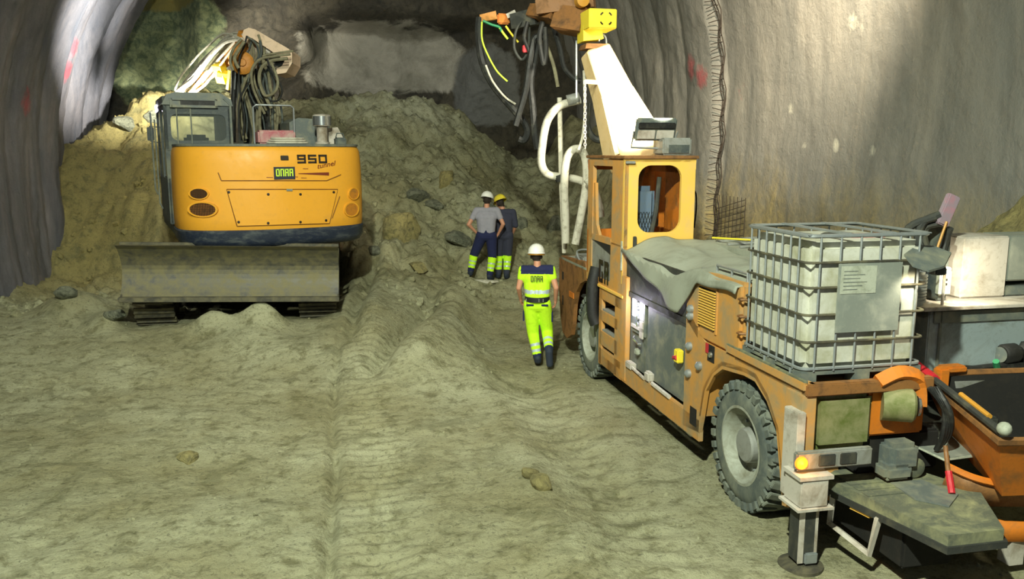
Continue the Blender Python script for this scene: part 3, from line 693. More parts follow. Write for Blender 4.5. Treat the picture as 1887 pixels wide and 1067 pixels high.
# cab
def rrect(x0, x1, z0, z1, r, n=5):
    P = []
    for cx, cz, a0 in ((x1-r, z1-r, 0), (x0+r, z1-r, 90), (x0+r, z0+r, 180), (x1-r, z0+r, 270)):
        for k in range(n+1): a = math.radians(a0+90*k/n); P.append((cx+r*math.cos(a), cz+r*math.sin(a)))
    return P
cx0, cx1, cy0, cy1, cz0, cz1 = -1.46, -.42, -1.42, .55, 2.0, 4.08
cab = MB(UPP); cab.frame_wall(rrect(cx0, cx1, 3.18, 3.93, .03), rrect(cx0+.10, cx1-.10, 3.34, 3.76, .10), 'y', cy0, cy0+.06)
cab.box((cx0, cy0, cz0), (cx1, cy0+.05, 3.2), .01)
cab.prism([(cy0, 3.2), (cy0, 3.92), (cy0+.12, 4.04), (cy1-.1, 4.06), (cy1, 3.95), (cy1, 3.86), (cy0+.08, 3.84), (cy0+.10, 3.2)], 'x', cx0, cx0+.05)
cab.box((cx0, cy0, 2.0), (cx0+.06, cy1, 2.75), .015); cab.box((cx0, cy1-.07, 2.7), (cx0+.06, cy1, 3.9)); cab.box((cx0, -.5, 2.7), (cx0+.05, -.42, 3.9))
cab.box((cx1-.06, cy0, 2.0), (cx1, cy1, 3.95), .0); cab.box((cx0, cy1-.06, 2.0), (cx1, cy1, 2.5)); cab.box((cx0, cy1-.06, 3.8), (cx1, cy1, 3.95))
cabo = cab.build('cab', M['exc_dark'], ex)
MB(UPP).prism([(cx0-.02, 3.90), (cx0+.06, 4.06), (cx0+.2, 4.10), (cx1-.16, 4.10), (cx1, 4.0), (cx1+.02, 3.90)], 'y', cy0-.03, cy1+.05).build('cab_roof', M['exc_grey'], cabo)
MB(UPP).box((cx0+.09, cy0+.02, 3.33), (cx1-.09, cy0+.03, 3.77)).build('rear_window', M['glass'], cabo)
MB(UPP).box((cx0+.02, cy0+.1, 2.76), (cx0+.03, -.5, 3.84)).build('side_window', M['glass'], cabo)
MB(UPP).box((cx0+.02, -.42, 2.76), (cx0+.03, cy1-.07, 3.84)).build('door_window', M['glass'], cabo)
MB(UPP).box((-1.12, -.75, 2.6), (-.72, -.6, 3.45), .05).box((-1.15, -.75, 2.5), (-.70, -.2, 2.68), .04).build('seat', M['black'], cabo)
g = MB(UPP).box((cx0+.12, cy0-.06, 3.86), (cx1-.22, cy0-.02, 3.90)).box((cx0+.12, cy0-.06, 3.975), (cx1-.22, cy0-.02, 4.0)).box((cx0+.10, cy0-.06, 3.86), (cx0+.14, cy0-.0, 4.0)).box((cx1-.26, cy0-.06, 3.86), (cx1-.22, cy0-.0, 4.0))
g.build('light_bar_frame', M['exc_grey'], cabo); MB(UPP).box((cx0+.26, cy0-.045, 3.90), (cx1-.26, cy0-.01, 3.975)).build('light_bar', M['black'], cabo)
MB(UPP).tube([(cx0+.19, cy0-.08, 3.24), (cx0+.19, cy0-.08, 3.84), (cx0+.40, cy0-.08, 3.84), (cx0+.40, cy0-.08, 3.24)], .012, 6).build('rear_grab_rail', M['exc_grey'], cabo)
MB(UPP).tube([(cx1+.02, cy0-.02, 3.18), (cx1-.02, cy0-.02, 3.30), (cx1-.02, cy0-.02, 3.92), (cx1-.12, cy0-.02, 4.02)], .022, 8).build('corner_tube', M['exc_grey'], cabo)
MB(UPP).tube([(cx0-.06, cy1-.1, 2.4), (cx0-.1, cy1-.1, 2.5), (cx0-.1, cy1-.1, 3.85)], .016, 6).build('door_grab_rail', M['exc_grey'], cabo)
MB(UPP).tube([(cx0-.05, -.5, 2.2), (cx0-.09, -.5, 2.3), (cx0-.09, -.5, 3.7)], .013, 6).build('door_grab_rail', M['exc_grey'], cabo)
for y in (-.10, .12): MB(UPP).box((cx0-.03, y, 3.84), (cx0-.005, y+.13, 3.97), .01).build('side_lamp', M['white_lamp'], cabo)
mr = MB(UPP).tube([(cx0, .5, 3.6), (cx0-.12, .6, 3.62), (cx0-.12, .6, 3.35), (cx0, .5, 3.33)], .010, 6).build('mirror_bracket', M['exc_dark'], cabo)
MB(UPP).box((cx0-.17, .58, 3.36), (cx0-.05, .61, 3.60), .01).build('mirror', M['exc_dark'], cabo)
# things on the rear deck
def ue(px, py, y): return UPPI @ Yp(px, py, y)
MB(UPP).tube([(-.05, -1.25, 3.26), (-.05, -1.25, 3.90), (.0, -1.25, 3.94), (.57, -1.25, 3.94), (.62, -1.25, 3.90), (.62, -1.25, 3.26)], .016, 8).build('handrail', M['galv'], ex)
MB(UPP).box((-.02, -1.45, 3.29), (.60, -1.1, 3.52), .03).build('deck_box', M['pink'], ex)
cl = MB(UPP)
for k in range(3): cl.tube([(.40+.33*math.cos(t)*(1-.1*k), -1.75+.16*math.sin(t), 3.31+.035*k) for t in [2*PI*i/24 for i in range(25)]], .016, 6)
cl.build('coiled_line', M['hose_white'], ex)
fx = (.98, -1.75); fo = MB(UPP).lathe((fx[0], fx[1], 3.28), (0, 0, 1), [(0, 0), (0, .12), (.04, .12), (.05, .09), (.30, .09), (.31, .15), (.48, .15), (.50, .12), (.51, 0)], 24).build('air_filter', M['pale_steel'], ex)
MB(UPP).lathe((fx[0], fx[1], 3.60), (0, 0, 1), [(0, .151), (.0, .155), (.15, .155), (.15, .151)], 24).build('filter_bowl', M['chrome'], fo)
MB(UPP).prism([(.55, 3.26), (.55, 3.66), (.70, 3.74), (1.10, 3.72), (1.24, 3.60), (1.42, 3.26)], 'y', -1.2, -.2).build('hydraulic_tank', M['exc_grey'], ex)
MB(UPP).prism([(1.08, 3.26), (1.12, 3.56), (1.30, 3.58), (1.44, 3.30), (1.44, 3.26)], 'y', -1.55, -1.22).build('exhaust_cover', M['pale_steel'], ex)
MB(UPP).box((1.16, -1.95, 3.27), (1.34, -1.80, 3.40), .02).tube([(1.18, -1.87, 3.4), (1.20, -1.87, 3.47), (1.30, -1.87, 3.47), (1.32, -1.87, 3.4)], .012, 6).build('fuel_filler', M['exc_dark'], ex)
MB(UPP).tube([(1.1, -1.3, 3.7), (1.14, -1.32, 3.8)], .03, 8).build('exhaust_tip', M['dark_steel'], ex)
# boom
def X(px, py, y=15.5): return UPPI @ Yp(px, py, y)
bo = MB(UPP); a = X(440, 275, 15.3); b = X(505, 275, 15.3); c = X(487, 130, 15.6); d = X(440, 118, 15.6)
bo.prism([(0.35, 2.3), (1.25, 2.3), (1.15, 3.3), (.80, 4.3), (.55, 4.85), (.15, 4.85), (.12, 4.0), (.10, 3.2)], 'x', -.12, .00)
bo.prism([(0.35, 2.3), (1.25, 2.3), (1.15, 3.3), (.80, 4.3), (.55, 4.85), (.15, 4.85), (.12, 4.0), (.10, 3.2)], 'x', .34, .46)
bo.prism([(0.50, 2.3), (.6, 2.3), (.6, 4.7), (.5, 4.7)], 'x', -.12, .46); bom = bo.build('boom', M['dark_steel'], ex)
P3 = lambda pts, y, spread=0: [UPPI @ Yp(p[0], p[1], (p[2] if len(p) > 2 else y)) for p in pts]
# bent plate trough at the boom head
rim = [(446, 66), (449, 55), (458, 51), (470, 54), (532, 90), (538, 97), (538, 116), (527, 134), (508, 137)]
inn = [(455, 80), (456, 75), (459, 71), (464, 70), (516, 105), (522, 109), (524, 113), (519, 122), (510, 126)]
vs = []; fs = []; n = len(rim)
for yy in (15.15, 15.95):
    sc = yy/15.15
    for L_ in (rim, inn):
        for p in L_:
            q = Yp(p[0], p[1], 15.15); q = q + Vector((-.05, .8, .0))*((yy-15.15)/.8); vs.append(UPPI @ q)
for i in range(n-1):
    fs += [(i, i+1, n+i+1, n+i), (2*n+i, 3*n+i, 3*n+i+1, 2*n+i+1), (i, 2*n+i, 2*n+i+1, i+1), (n+i, n+i+1, 3*n+i+1, 3*n+i)]
fs += [(0, n, 3*n, 2*n), (n-1, 2*n-1+0, 4*n-1, 3*n-1)]
hd = MB(UPP).add(vs, fs).build('boom_head_plate', M['beige'], ex)
pl = [UPPI @ (Yp(p[0], p[1], 15.15)+Vector((-.05, .75, 0))) for p in inn]; pf = [UPPI @ (Yp(p[0], p[1], 15.15)+Vector((-.05, .70, 0))) for p in inn]
MB(UPP).add(pl+pf, [tuple(range(n)), tuple(range(2*n-1, n-1, -1))]+[(i, (i+1) % n, n+(i+1) % n, n+i) for i in range(n)]).build('boom_head_web', M['dark_steel'], hd)
MB(UPP).tube(P3([(470, 72), (500, 98)], 15.3), .07, 8).build('head_link', M['pale_steel'], hd)
pv = UPPI @ Yp(447, 116, 15.1); MB(UPP).lathe(pv, UPP.to_3x3().inverted() @ Vector((.25, -1, 0)), [(-.15, 0), (-.15, .20), (.02, .20), (.05, .15), (.05, .07), (.09, .06), (.09, 0)], 24).build('pivot', M['ochre'], bom)
MB(UPP).tube(P3([(452, 60, 15.5), (436, 110, 15.7), (432, 120, 15.8)], 15.5), .12, 4).build('stick_plate', M['ochre'], bom)
MB(UPP).tube(P3([(432, 128, 15.2), (430, 190, 15.2), (430, 262, 15.2)], 15.2), .045, 10).build('boom_cylinder', M['black'], ex)
MB(UPP).tube(P3([(434, 128, 15.15), (432, 165, 15.15)], 15.2), .018, 8).build('cylinder_rod', M['chrome'], ex)
ar = MB(UPP).tube(P3([(446, 85, 15.9), (400, 125, 16.8), (345, 165, 17.6)], 16), .16, 4, 0, .12).build('stick', M['ochre'], ex)
MB(UPP).tube(P3([(402, 118, 16.2), (412, 150, 16.4)], 16), .13, 4).tube(P3([(400, 135, 16.2), (424, 138, 16.3)], 16), .07, 4).tube(P3([(424, 130, 16.2), (420, 165, 16.3)], 16), .04, 4).build('stick_bracket', M['lemon'], ar)
rnd = random.Random(3)
for k in range(24):      # lit bundle of hoses running down the stick
    o1 = rnd.uniform(-14, 14); o2 = rnd.uniform(-20, 22); sag = rnd.uniform(-12, 22); dy = rnd.uniform(-.3, .4)
    pts = [(452+o1*.6, 62+abs(o1)*.8, 15.5+dy), (425+o1, 78+o2*.5-6, 15.9+dy), (395+o1, 104+o2*.7-sag*.3, 16.3+dy), (368+o1, 135+o2-sag*.2, 16.9+dy), (343+o1*1.2, 160+o2*.6, 17.3+dy), (335+o1, 172+o2*.3, 17.5+dy)]
    MB(UPP).tube(P3(pts, 16), .018+.014*rnd.random(), 7, 5).build('hydraulic_hose', M['hose_white'] if k % 4 else M['hose_grey'], ex)
loops = [
 [(462, 62), (478, 75), (482, 98), (470, 120), (462, 150), (470, 180), (486, 205), (492, 240)],
 [(535, 100), (505, 104), (478, 110), (464, 130), (466, 160), (478, 190), (488, 210)],
 [(530, 108), (500, 112), (482, 125), (478, 150), (490, 180), (500, 200)],
 [(492, 108), (500, 130), (514, 150), (520, 168), (512, 185), (498, 186)],
 [(500, 116), (508, 135), (512, 155), (504, 172), (488, 176), (480, 160)],
 [(470, 70), (476, 90), (472, 110), (458, 135), (446, 160), (440, 190), (442, 230), (452, 262)],
 [(455, 66), (450, 85), (442, 105), (440, 140), (444, 180), (450, 215), (448, 250)],
 [(462, 75), (468, 100), (460, 122), (452, 160), (462, 200), (470, 240), (468, 262)],
 [(486, 70), (488, 90), (484, 112), (494, 135), (498, 160), (505, 190), (506, 235), (508, 262)],
 [(460, 150), (445, 175), (440, 200), (441, 240)],
 [(508, 185), (512, 215), (508, 250)], [(480, 190), (478, 225), (484, 262)], [(498, 195), (492, 230), (496, 262)],
 [(445, 72), (430, 90), (424, 112), (430, 130)], [(450, 76), (440, 92), (432, 108), (440, 126)]]
for k, L_ in enumerate(loops):
    MB(UPP).tube(P3(L_, 15.25 if k in (0, 5, 7, 8) else 14.95-.05*(k % 5)), .017+.007*(k % 3), 7, 6).build('hydraulic_hose', M['hose_grey'] if k % 3 else M['black'], ex)
for k, L_ in enumerate(loops[:12]):
    MB(UPP).tube(P3([(p[0]+(-7, 6, 9, -5)[k % 4]*(1-i*.08), p[1]+(5, -6, 8, 3)[k % 4]) for i, p in enumerate(L_)], 15.1+.05*(k % 4)), .016+.004*(k % 3), 7, 6).build('hydraulic_hose', M['hose_grey'] if k % 2 else M['exc_dark'], ex)
# ================================================================== SHOTCRETE MACHINE
tk = empty('shotcrete_machine', TRK, 'ochre four-wheeled concrete spraying machine with cab, raised arm and rear hopper', 'construction machine')
T_ = lambda: MB(TRK)
def tu(px, py, y): return TRKI @ Yp(px, py, y)
def wheel(s, x0=.03, r=.58, wd=.40, left=True):
    c = Vector((x0, s, r-.005)); mb = T_()
    mb.lathe(c, (1, 0, 0), [(.03, .33), (.0, .36), (-.005, .44), (.01, .50), (.05, .548), (.10, .562), (wd-.10, .562), (wd-.05, .548), (wd, .50), (wd, .36), (wd-.05, .33)], 56)
    n = 30
    for k in range(n):
        a = 2*PI*k/n
        for side in (0, 1):
            aa = a+side*PI/n; m = TRK @ Matrix.Translation(c+Vector((wd*.27 if side == 0 else wd*.73, 0, 0))) @ Matrix.Rotation(aa, 4, 'X') @ Matrix.Rotation(.35*(1 if side else -1), 4, 'Z')
            s_ = MB(m).box((-wd*.27, -.034, .545), (wd*.27, .034, .585), .006); k0 = len(mb.v); mb.v += s_.v; mb.f += [tuple(i+k0 for i in f) for f in s_.f]; mb.sm += s_.sm
            s_ = MB(TRK @ Matrix.Translation(c+Vector((.012 if side == 0 else wd-.012, 0, 0))) @ Matrix.Rotation(aa, 4, 'X')).box((-.022, -.03, .50), (.022, .03, .565)); k0 = len(mb.v); mb.v += s_.v; mb.f += [tuple(i+k0 for i in f) for f in s_.f]; mb.sm += s_.sm
    t = mb.build('wheel', M['tyre'], tk)
    rm = T_().lathe(c, (1, 0, 0), [(-.002, .36), (-.004, .335), (.03, .325), (.06, .30), (.14, .27), (.17, .20), (.175, 0)], 40).build('rim', M['rim'], t)
    T_().lathe(c, (1, 0, 0), [(.175, .165), (.05, .155), (.035, .14), (.03, .0)], 28).build('hub', M['grey_steel'], t)
    nb = T_()
    for k in range(8): a = 2*PI*k/8; nb.cyl(c+Vector((.17, math.cos(a)*.235, math.sin(a)*.235)), c+Vector((.135, math.cos(a)*.235, math.sin(a)*.235)), .016, n=6)
    nb.build('wheel_nuts', M['galv'], t)
wheel(.17); wheel(4.68); wheel(.17, 2.05); wheel(4.68, 2.05)
core = T_().box((.50, -.6, .40), (2.0, 6.0, .95), .02).box((.12, 1.30, .56), (2.4, 3.2, 1.90), .03).box((.06, -.75, 1.20), (1.1, 1.3, 1.34)).box((1.1, .2, .9), (2.4, 1.3, 1.34)).box((.45, 3.2, .6), (2.4, 6.1, 1.40))
core.build('chassis', M['dark_steel'], tk)
# left side plates
rear_plate = [(1.34, .38), (.95, .43), (.90, .60), (.83, .89), (.68, 1.08), (.51, 1.19), (.1, 1.24), (-.09, 1.24), (-.30, 1.13), (-.49, .93), (-.58, .62), (-.62, .36), (-.72, .38), (-.82, 1.42), (.30, 1.40), (.30, 1.36), (.90, 1.36), (1.34, 1.62)]
bpl = T_().prism(rear_plate, 'x', 0, .035).build('rear_side_panel', M['trk'], tk)
T_().prism([(-.62, .38), (-.56, .62), (-.47, .95), (-.28, 1.16), (-.09, 1.27), (.1, 1.27), (.52, 1.22), (.70, 1.10), (.86, .89), (.93, .60), (.96, .6), (.90, .9), (.72, 1.14), (.53, 1.26), (.1, 1.31), (-.1, 1.31), (-.31, 1.19), (-.50, .97), (-.60, .62), (-.66, .38)], 'x', .0, .5).build('wheel_arch', M['trk'], tk)
T_().box((0, .95, .33), (.05, 4.15, .56), .008).build('side_sill', M['trk'], tk)
T_().box((-.01, 3.08, .36), (.05, 3.26, 1.66), .006).build('door_post', M['trk'], tk)
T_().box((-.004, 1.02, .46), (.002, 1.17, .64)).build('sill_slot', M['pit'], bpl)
# steps column
sc_ = T_(); zs = [.33, .47, .60, .80, .93, 1.08, 1.22, 1.40]
for a, b in ((.33, .47), (.60, .80), (.93, 1.08), (1.22, 1.40)): sc_.box((0, 3.26, a), (.05, 4.14, b), .008)
sc_.box((0, 3.26, .33), (.05, 3.52, 1.4)); sc_.box((0, 4.05, .33), (.05, 4.16, 1.4)); st_ = sc_.build('step_column', M['trk'], tk)
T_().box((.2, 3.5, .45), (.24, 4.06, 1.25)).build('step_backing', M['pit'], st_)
for z in (.47, .80, 1.08): T_().box((.01, 3.52, z), (.2, 4.05, z+.02)).build('step_tread', M['grey_steel'], st_)
T_().box((-.02, 3.2, 1.375), (.06, 4.2, 1.415), .006).build('step_ledge', M['trk_bright'], st_)
# nose
nose = [(6.22, 1.50), (6.10, 1.56), (4.85, 1.62), (4.76, 1.50), (4.80, 1.36), (5.05, 1.28), (5.25, 1.12), (5.36, .92), (5.42, .6), (5.50, .42), (5.72, .32), (5.98, .36), (6.12, .6), (6.22, 1.0)]
ns = T_().prism(nose, 'x', 0, .06).prism([(6.22, 1.50), (6.10, 1.56), (5.9, 1.5), (5.9, .5), (6.1, .6), (6.2, 1.0)], 'x', .06, 2.4).build('nose', M['trk_brown'], tk)
T_().box((0, 4.76, 1.50), (2.4, 6.14, 1.555), .01).build('nose_deck', M['tarp'], ns)
T_().box((-.01, 5.35, .98), (.03, 5.62, 1.1), .02).build('side_marker', M['trk_orange'], ns)
T_().box((-.005, 5.95, 1.2), (.02, 6.02, 1.32)).box((-.005, 5.95, .8), (.02, 6.0, .95)).build('nose_slot', M['pit'], ns)
T_().box((.05, 4.16, 1.05), (.5, 5.2, 1.1), .02).build('front_fender', M['dark_steel'], tk)
T_().tube([(.0, 4.30, 1.62), (-.06, 4.28, 1.35), (-.06, 4.25, 1.0), (-.02, 4.22, .85)], .085, 10, 5).build('hanging_hose', M['black'], tk)
# cab
B = []
lp = T_(); L_out = rrect(3.26, 4.76, 1.42, 3.08, .02); L_in = rrect(3.72, 4.50, 2.02, 2.98, .05); lp.frame_wall(L_out, L_in, 'x', 0, .05)
cb = T_(); 
cb.box((0, 3.26, 2.0), (.05, 3.72, 3.06)); cb.box((0, 4.52, 2.0), (.05, 4.74, 3.06)); cb.box((0, 3.72, 2.98), (.05, 4.52, 3.06))
cb.box((0, 3.26, 1.40), (.05, 3.74, 2.02)); cb.box((0, 4.55, 1.40), (.05, 4.76, 2.3)); cb.box((0, 3.74, 1.40), (.05, 4.55, 1.50)); cb.box((0, 3.74, 1.98), (.05, 4.55, 2.06))
cb.prism([(4.20, 2.0), (4.55, 2.0), (4.55, 2.75), (4.45, 2.75), (4.38, 2.2)], 'x', .01, .05)
cbo = cb.build('cab', M['trk'], tk)
T_().box((.015, 3.74, 1.5), (.035, 4.55, 1.98)).build('lower_door_window', M['grey_steel'], cbo)
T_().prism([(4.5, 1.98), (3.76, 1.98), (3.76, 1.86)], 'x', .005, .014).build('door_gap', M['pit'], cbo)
rin = rrect(.175, .735, 2.18, 3.0, .16, 6); rout = []
for (x, z) in rin:       # matching outer loop on the rectangle
    cx_, cz_ = .455, 2.56; dx, dz = x-cx_, z-cz_; t = min(.46/abs(dx) if abs(dx) > 1e-6 else 9, (.50 if dz > 0 else .62)/abs(dz) if abs(dz) > 1e-6 else 9); rout.append((cx_+dx*t, cz_+dz*t))
rp = T_().frame_wall(rout, rin, 'y', 3.26, 3.31)
for sx in (0, 1):
    for (za, zb) in ((3.0, 3.06), (1.90, 2.0)): pass
rp.box((-.005, 3.26, 3.04), (.92, 3.31, 3.09)); rp.box((-.005, 3.262, 1.55), (.92, 3.30, 1.95)); rp.box((-.005, 3.262, 2.95), (.10, 3.3, 3.06)); rp.box((.82, 3.262, 2.95), (.92, 3.3, 3.06))
rp.build('cab_rear_panel', M['trk_bright'], cbo)
T_().box((.87, 3.28, 1.5), (.92, 4.74, 2.15)).box((.87, 3.28, 2.9), (.92, 4.74, 3.06)).box((.87, 4.6, 2.1), (.92, 4.74, 3.0)).box((.87, 3.3, 2.1), (.92, 4.1, 3.0)).box((0, 4.70, 1.5), (.92, 4.75, 2.1)).box((0, 4.7, 2.92), (.92, 4.75, 3.06)).build('cab_front_frame', M['trk_orange'], cbo)
T_().box((-.02, 3.23, 3.075), (.945, 4.80, 3.115), .008).build('cab_roof', M['trk_brown'], cbo)
T_().box((.0, 3.22, 3.02), (.12, 3.25, 3.05), .005).build('number_lamp', M['grey_steel'], cbo)
T_().box((.12, 3.225, 1.98), (.16, 3.26, 2.14), .006).build('door_latch', M['dark_steel'], cbo)
T_().box((-.02, 3.27, 1.72), (-.0, 3.30, 2.08)).build('hinge_strip', M['paper'], cbo)
se = T_().box((.14, 3.48, 2.1), (.50, 3.62, 2.74), .07).box((.14, 3.5, 1.95), (.54, 4.0, 2.1), .05).build('seat', M['blue_seat'], cbo)
T_().tube([(.42, 3.46, 2.05), (.50, 3.47, 2.45), (.54, 3.5, 2.85)], .03, 8).build('seat_belt', M['dark_steel'], se)
gr = T_()
for k in range(7): gr.tube([(.15+.04*k, 3.472, 2.12), (.15+.04*k+.10, 3.472, 2.42)], .004, 4); gr.tube([(.48-.04*k, 3.472, 2.12), (.38-.04*k, 3.472, 2.42)], .004, 4)
gr.build('seat_net', M['black'], se)
T_().box((.62, 4.3, 2.3), (.84, 4.6, 2.52), .02).build('cab_console', M['pale_steel'], cbo)
T_().box((.62, 4.28, 2.15), (.86, 4.62, 2.27), .01).build('console_box', M['exc_grey'], cbo)
T_().tube([(.36, 3.9, 3.05), (.36, 4.0, 2.7), (.5, 4.1, 2.5), (.55, 4.2, 2.3)], .03, 8, 5).tube([(.5, 3.9, 3.05), (.46, 4.0, 2.7), (.42, 4.1, 2.4)], .03, 8, 5).build('cab_hose', M['trk_brown'], cbo)
# side lettering on the cab
seg_digits('GA', TRK @ Matrix(((0, 0, -1, -.006), (-1, 0, 0, 3.98), (0, 1, 0, 1.60), (0, 0, 0, 1))), .16, .30, .06, .05, M['ink'], cbo, 'side_letters')
# engine bay
bay = T_().box((.06, 1.36, .58), (.10, 2.62, 1.9)).box((.06, 2.58, .58), (.09, 3.1, 1.9)).build('bay_door', M['exc_grey'], tk)
T_().box((.02, 1.34, 1.42), (.10, 3.2, 1.50), .01).box((.03, 1.34, 1.5), (.06, 3.2, 1.95)).build('bay_lintel', M['dark_steel'], tk)
inst = T_().box((.035, 2.56, 1.02), (.065, 3.0, 1.50), .01).build('instrument_panel', M['exc_grey'], bay)
for (s0_, s1_) in ((2.86, 2.95), (2.62, 2.70)):
    T_().box((.022, s0_, 1.22), (.037, s1_, 1.44 if s0_ > 2.8 else 1.42), .004).build('strip_light', M['white_lamp'], inst)
gl = T_()
for z in (1.40, 1.34, 1.22, 1.14): gl.lathe((.03, 2.78, z), (-1, 0, 0), [(0, 0), (0, .028), (.012, .026), (.014, 0)], 12)
gl.build('gauges', M['chrome'], inst); T_().box((.02, 2.6, 1.08), (.036, 2.98, 1.12)).box((.02, 2.6, 1.0), (.036, 2.7, 1.2)).build('switch_row', M['pale_steel'], inst)
T_().tube([(.03, 2.86, .98), (.0, 2.84, .96), (.0, 2.66, .93), (.03, 2.64, .93)], .016, 6).build('bay_handle', M['chrome'], bay)
T_().box((.0, 2.72, .78), (.05, 2.80, .85), .01).build('bay_switch', M['paper'], bay)
T_().tube([(.05, 1.62, 1.03), (.0, 1.60, 1.03), (-.02, 1.48, 1.06)], .03, 8).build('red_valve', M['red'], bay); T_().box((-.03, 1.46, 1.0), (.04, 1.56, 1.14), .01).build('yellow_tag', M['lemon'], bay)
T_().box((-.02, 2.86, .56), (.06, 3.05, .64), .01).box((-.02, 2.28, .56), (.06, 2.42, .68), .02).tube([(0, 2.85, .60), (0, 2.45, .57)], .02, 6).tube([(0, 2.2, .58), (0, 1.7, .57)], .025, 6).build('loose_hose_ends', M['pale_steel'], tk)
dl = bpy.data.lights.new('bay_light', 'POINT'); dl.energy = 9; dl.color = (.85, .78, 1); dl.shadow_soft_size = .05; do = bpy.data.objects.new('bay_light', dl); col.objects.link(do); do.location = TRK @ Vector((-.10, 2.8, 1.36))
# radiator housing
rh = T_().box((.0, .20, 1.36), (1.2, 1.06, 2.03), .03).prism([(1.06, 1.36), (1.34, 1.5), (1.34, 1.95), (1.06, 2.0)], 'x', 0, 1.2).build('radiator_housing', M['trk'], tk)
lv = T_()
for k in range(14): z = 1.515+.026*k; lv.prism([(0, 0), (0, 0)], 'x', 0, 0) if 0 else lv.box((-.022, .69, z), (-.001, 1.03, z+.013))
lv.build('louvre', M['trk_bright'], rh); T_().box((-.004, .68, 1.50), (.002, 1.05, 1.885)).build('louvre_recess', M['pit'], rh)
T_().box((-.012, .655, 1.48), (.0, .68, 1.90)).box((-.012, 1.05, 1.48), (.0, 1.075, 1.90)).box((-.012, .655, 1.885), (.0, 1.075, 1.91)).build('louvre_frame', M['trk'], rh)
for q in ((1.22, 1.24), (1.22, .96), (.98, 1.10), (1.22, 1.62), (1.22, 1.55)):
    T_().lathe((0, q[0], q[1]), (-1, 0, 0), [(0, .0), (0, .045), (.03, .042), (.05, .02), (.055, 0)], 14).build('bolt', M['galv'], tk)
fb = T_().box((-.006, .68, 1.20), (.0, .82, 1.36), .0).build('emergency_stop_plate', M['pit'], tk); T_().box((-.01, .80, 1.27), (.0, .86, 1.36)).build('red_mark', M['red'], fb); T_().lathe((-.006, .74, 1.27), (-1, 0, 0), [(0, 0), (0, .03), (.02, .026), (.025, 0)], 12).build('push_button', M['chrome'], fb)
for z in (1.6, 1.75, 1.9): T_().tube([(.02, .22, z), (-.03, .20, z), (-.03, .16, z), (.02, .14, z)], .012, 6).build('hook', M['trk_brown'], rh)
T_().box((.1, .2, 2.0), (1.2, 1.25, 2.03)).tube([(.1, .9, 2.03), (.1, .9, 2.10), (.1, .3, 2.10), (.1, .3, 2.03)], .014, 6).tube([(.1, .6, 2.03), (.1, .6, 2.10)], .012, 6).build('housing_rail', M['galv'], rh)
# deck under the container
dkb = T_().box((0, -.85, 1.34), (1.12, .28, 1.385)).box((-.02, -.86, 1.38), (.03, .42, 1.44)).box((.05, -.86, 1.40), (.08, .42, 1.43)).build('rear_deck', M['trk'], tk)
T_().box((-.015, -.86, 1.43), (.015, .42, 1.455)).build('deck_edge_rail', M['wood'], dkb)
# rear end
rb = T_().box((0, -.88, 1.33), (1.1, -.80, 1.43), .01).build('rear_beam', M['trk_brown'], tk)
mt = T_().box((.10, -.84, .88), (.62, -.35, 1.33), .05).build('water_tank', M['mould'], tk)
T_().box((-.02, -.86, .75), (.10, -.62, 1.34), .006).build('rear_corner_post', M['trk'], tk)
T_().box((-.075, -.90, .52), (-.005, -.70, 1.22), .006).build('leg_guide', M['pale_steel'], tk)
lg = T_().box((-.10, -1.04, .52), (.13, -.80, .74), .01).box((-.13, -1.06, .50), (.17, -.78, .52)).box((-.12, -1.05, .74), (.16, -.8, .77)).build('stabiliser_bracket', M['pale_steel'], tk)
sl = T_().box((-.075, -1.0, .06), (.085, -.86, .55), .008).build('stabiliser_leg', M['dark_steel'], tk); T_().box((-.075, -1.005, .06), (-.03, -.998, .5)).box((.06, -1.005, .06), (.083, -.998, .5)).build('leg_rail', M['pale_steel'], sl)
T_().box((-.02, -1.02, .05), (.09, -.84, .14), .01).build('leg_foot', M['galv'], sl); T_().lathe((0, -.93, -.01), (0, 0, 1), [(0, 0), (0, .17), (.03, .17), (.045, .10), (.045, 0)], 28).build('foot_pad', M['track'], sl)
lb_ = T_().box((-.12, -.99, .80), (.52, -.93, .94), .012).build('tail_light_bar', M['grey_steel'], tk)
T_().lathe((-.085, -.99, .865), (0, -1, 0), [(0, 0), (0, .052), (.02, .046), (.035, .0)], 18).build('indicator_lamp', M['amber'], lb_)
for x in (.06, .24): T_().box((x, -1.0, .825), (x+.14, -.985, .915), .006).build('tail_light_lens', M['dark_steel'], lb_)
al = bpy.data.lights.new('indicator_glow', 'POINT'); al.energy = 2.2; al.color = (1, .42, .08); al.shadow_soft_size = .04; ao = bpy.data.objects.new('indicator_glow', al); col.objects.link(ao); ao.location = TRK @ Vector((-.085, -1.07, .865))
ol = T_().tube([(.62, -.84, 1.40), (.80, -.84, 1.46), (.98, -.84, 1.40), (1.02, -.84, 1.20)], .07, 4, 4).box((.60, -.80, .95), (1.10, -.72, 1.36), .02).build('rear_bracket', M['trk_orange'], tk)
T_().lathe((.80, -.86, 1.22), (.9, -.45, 0), [(-.12, 0), (-.12, .13), (.10, .13), (.12, .11), (.12, 0)], 24).build('hydraulic_pump', M['mould'], tk)
T_().lathe((.92, -.93, 1.22), (.9, -.45, 0), [(0, 0), (0, .08), (.02, .07), (.03, 0)], 18).build('pump_flange', M['chrome'], tk)
for k in range(4): T_().tube([(1.02+.02*k, -.92, 1.36), (1.12, -.98-.02*k, 1.2), (1.13+.02*k, -.98, 1.0), (1.15, -.9, .84)], .022, 7, 5).build('rear_hose', M['black'], tk)
T_().box((.55, -.75, .62), (1.3, -.2, .95), .02).build('drive_motor', M['pit'], tk)
T_().box((.72, -.95, .70), (.98, -.75, .92), .04).box((.66, -.98, .64), (.9, -.8, .76), .03).build('motor_cover', M['exc_grey'], tk)
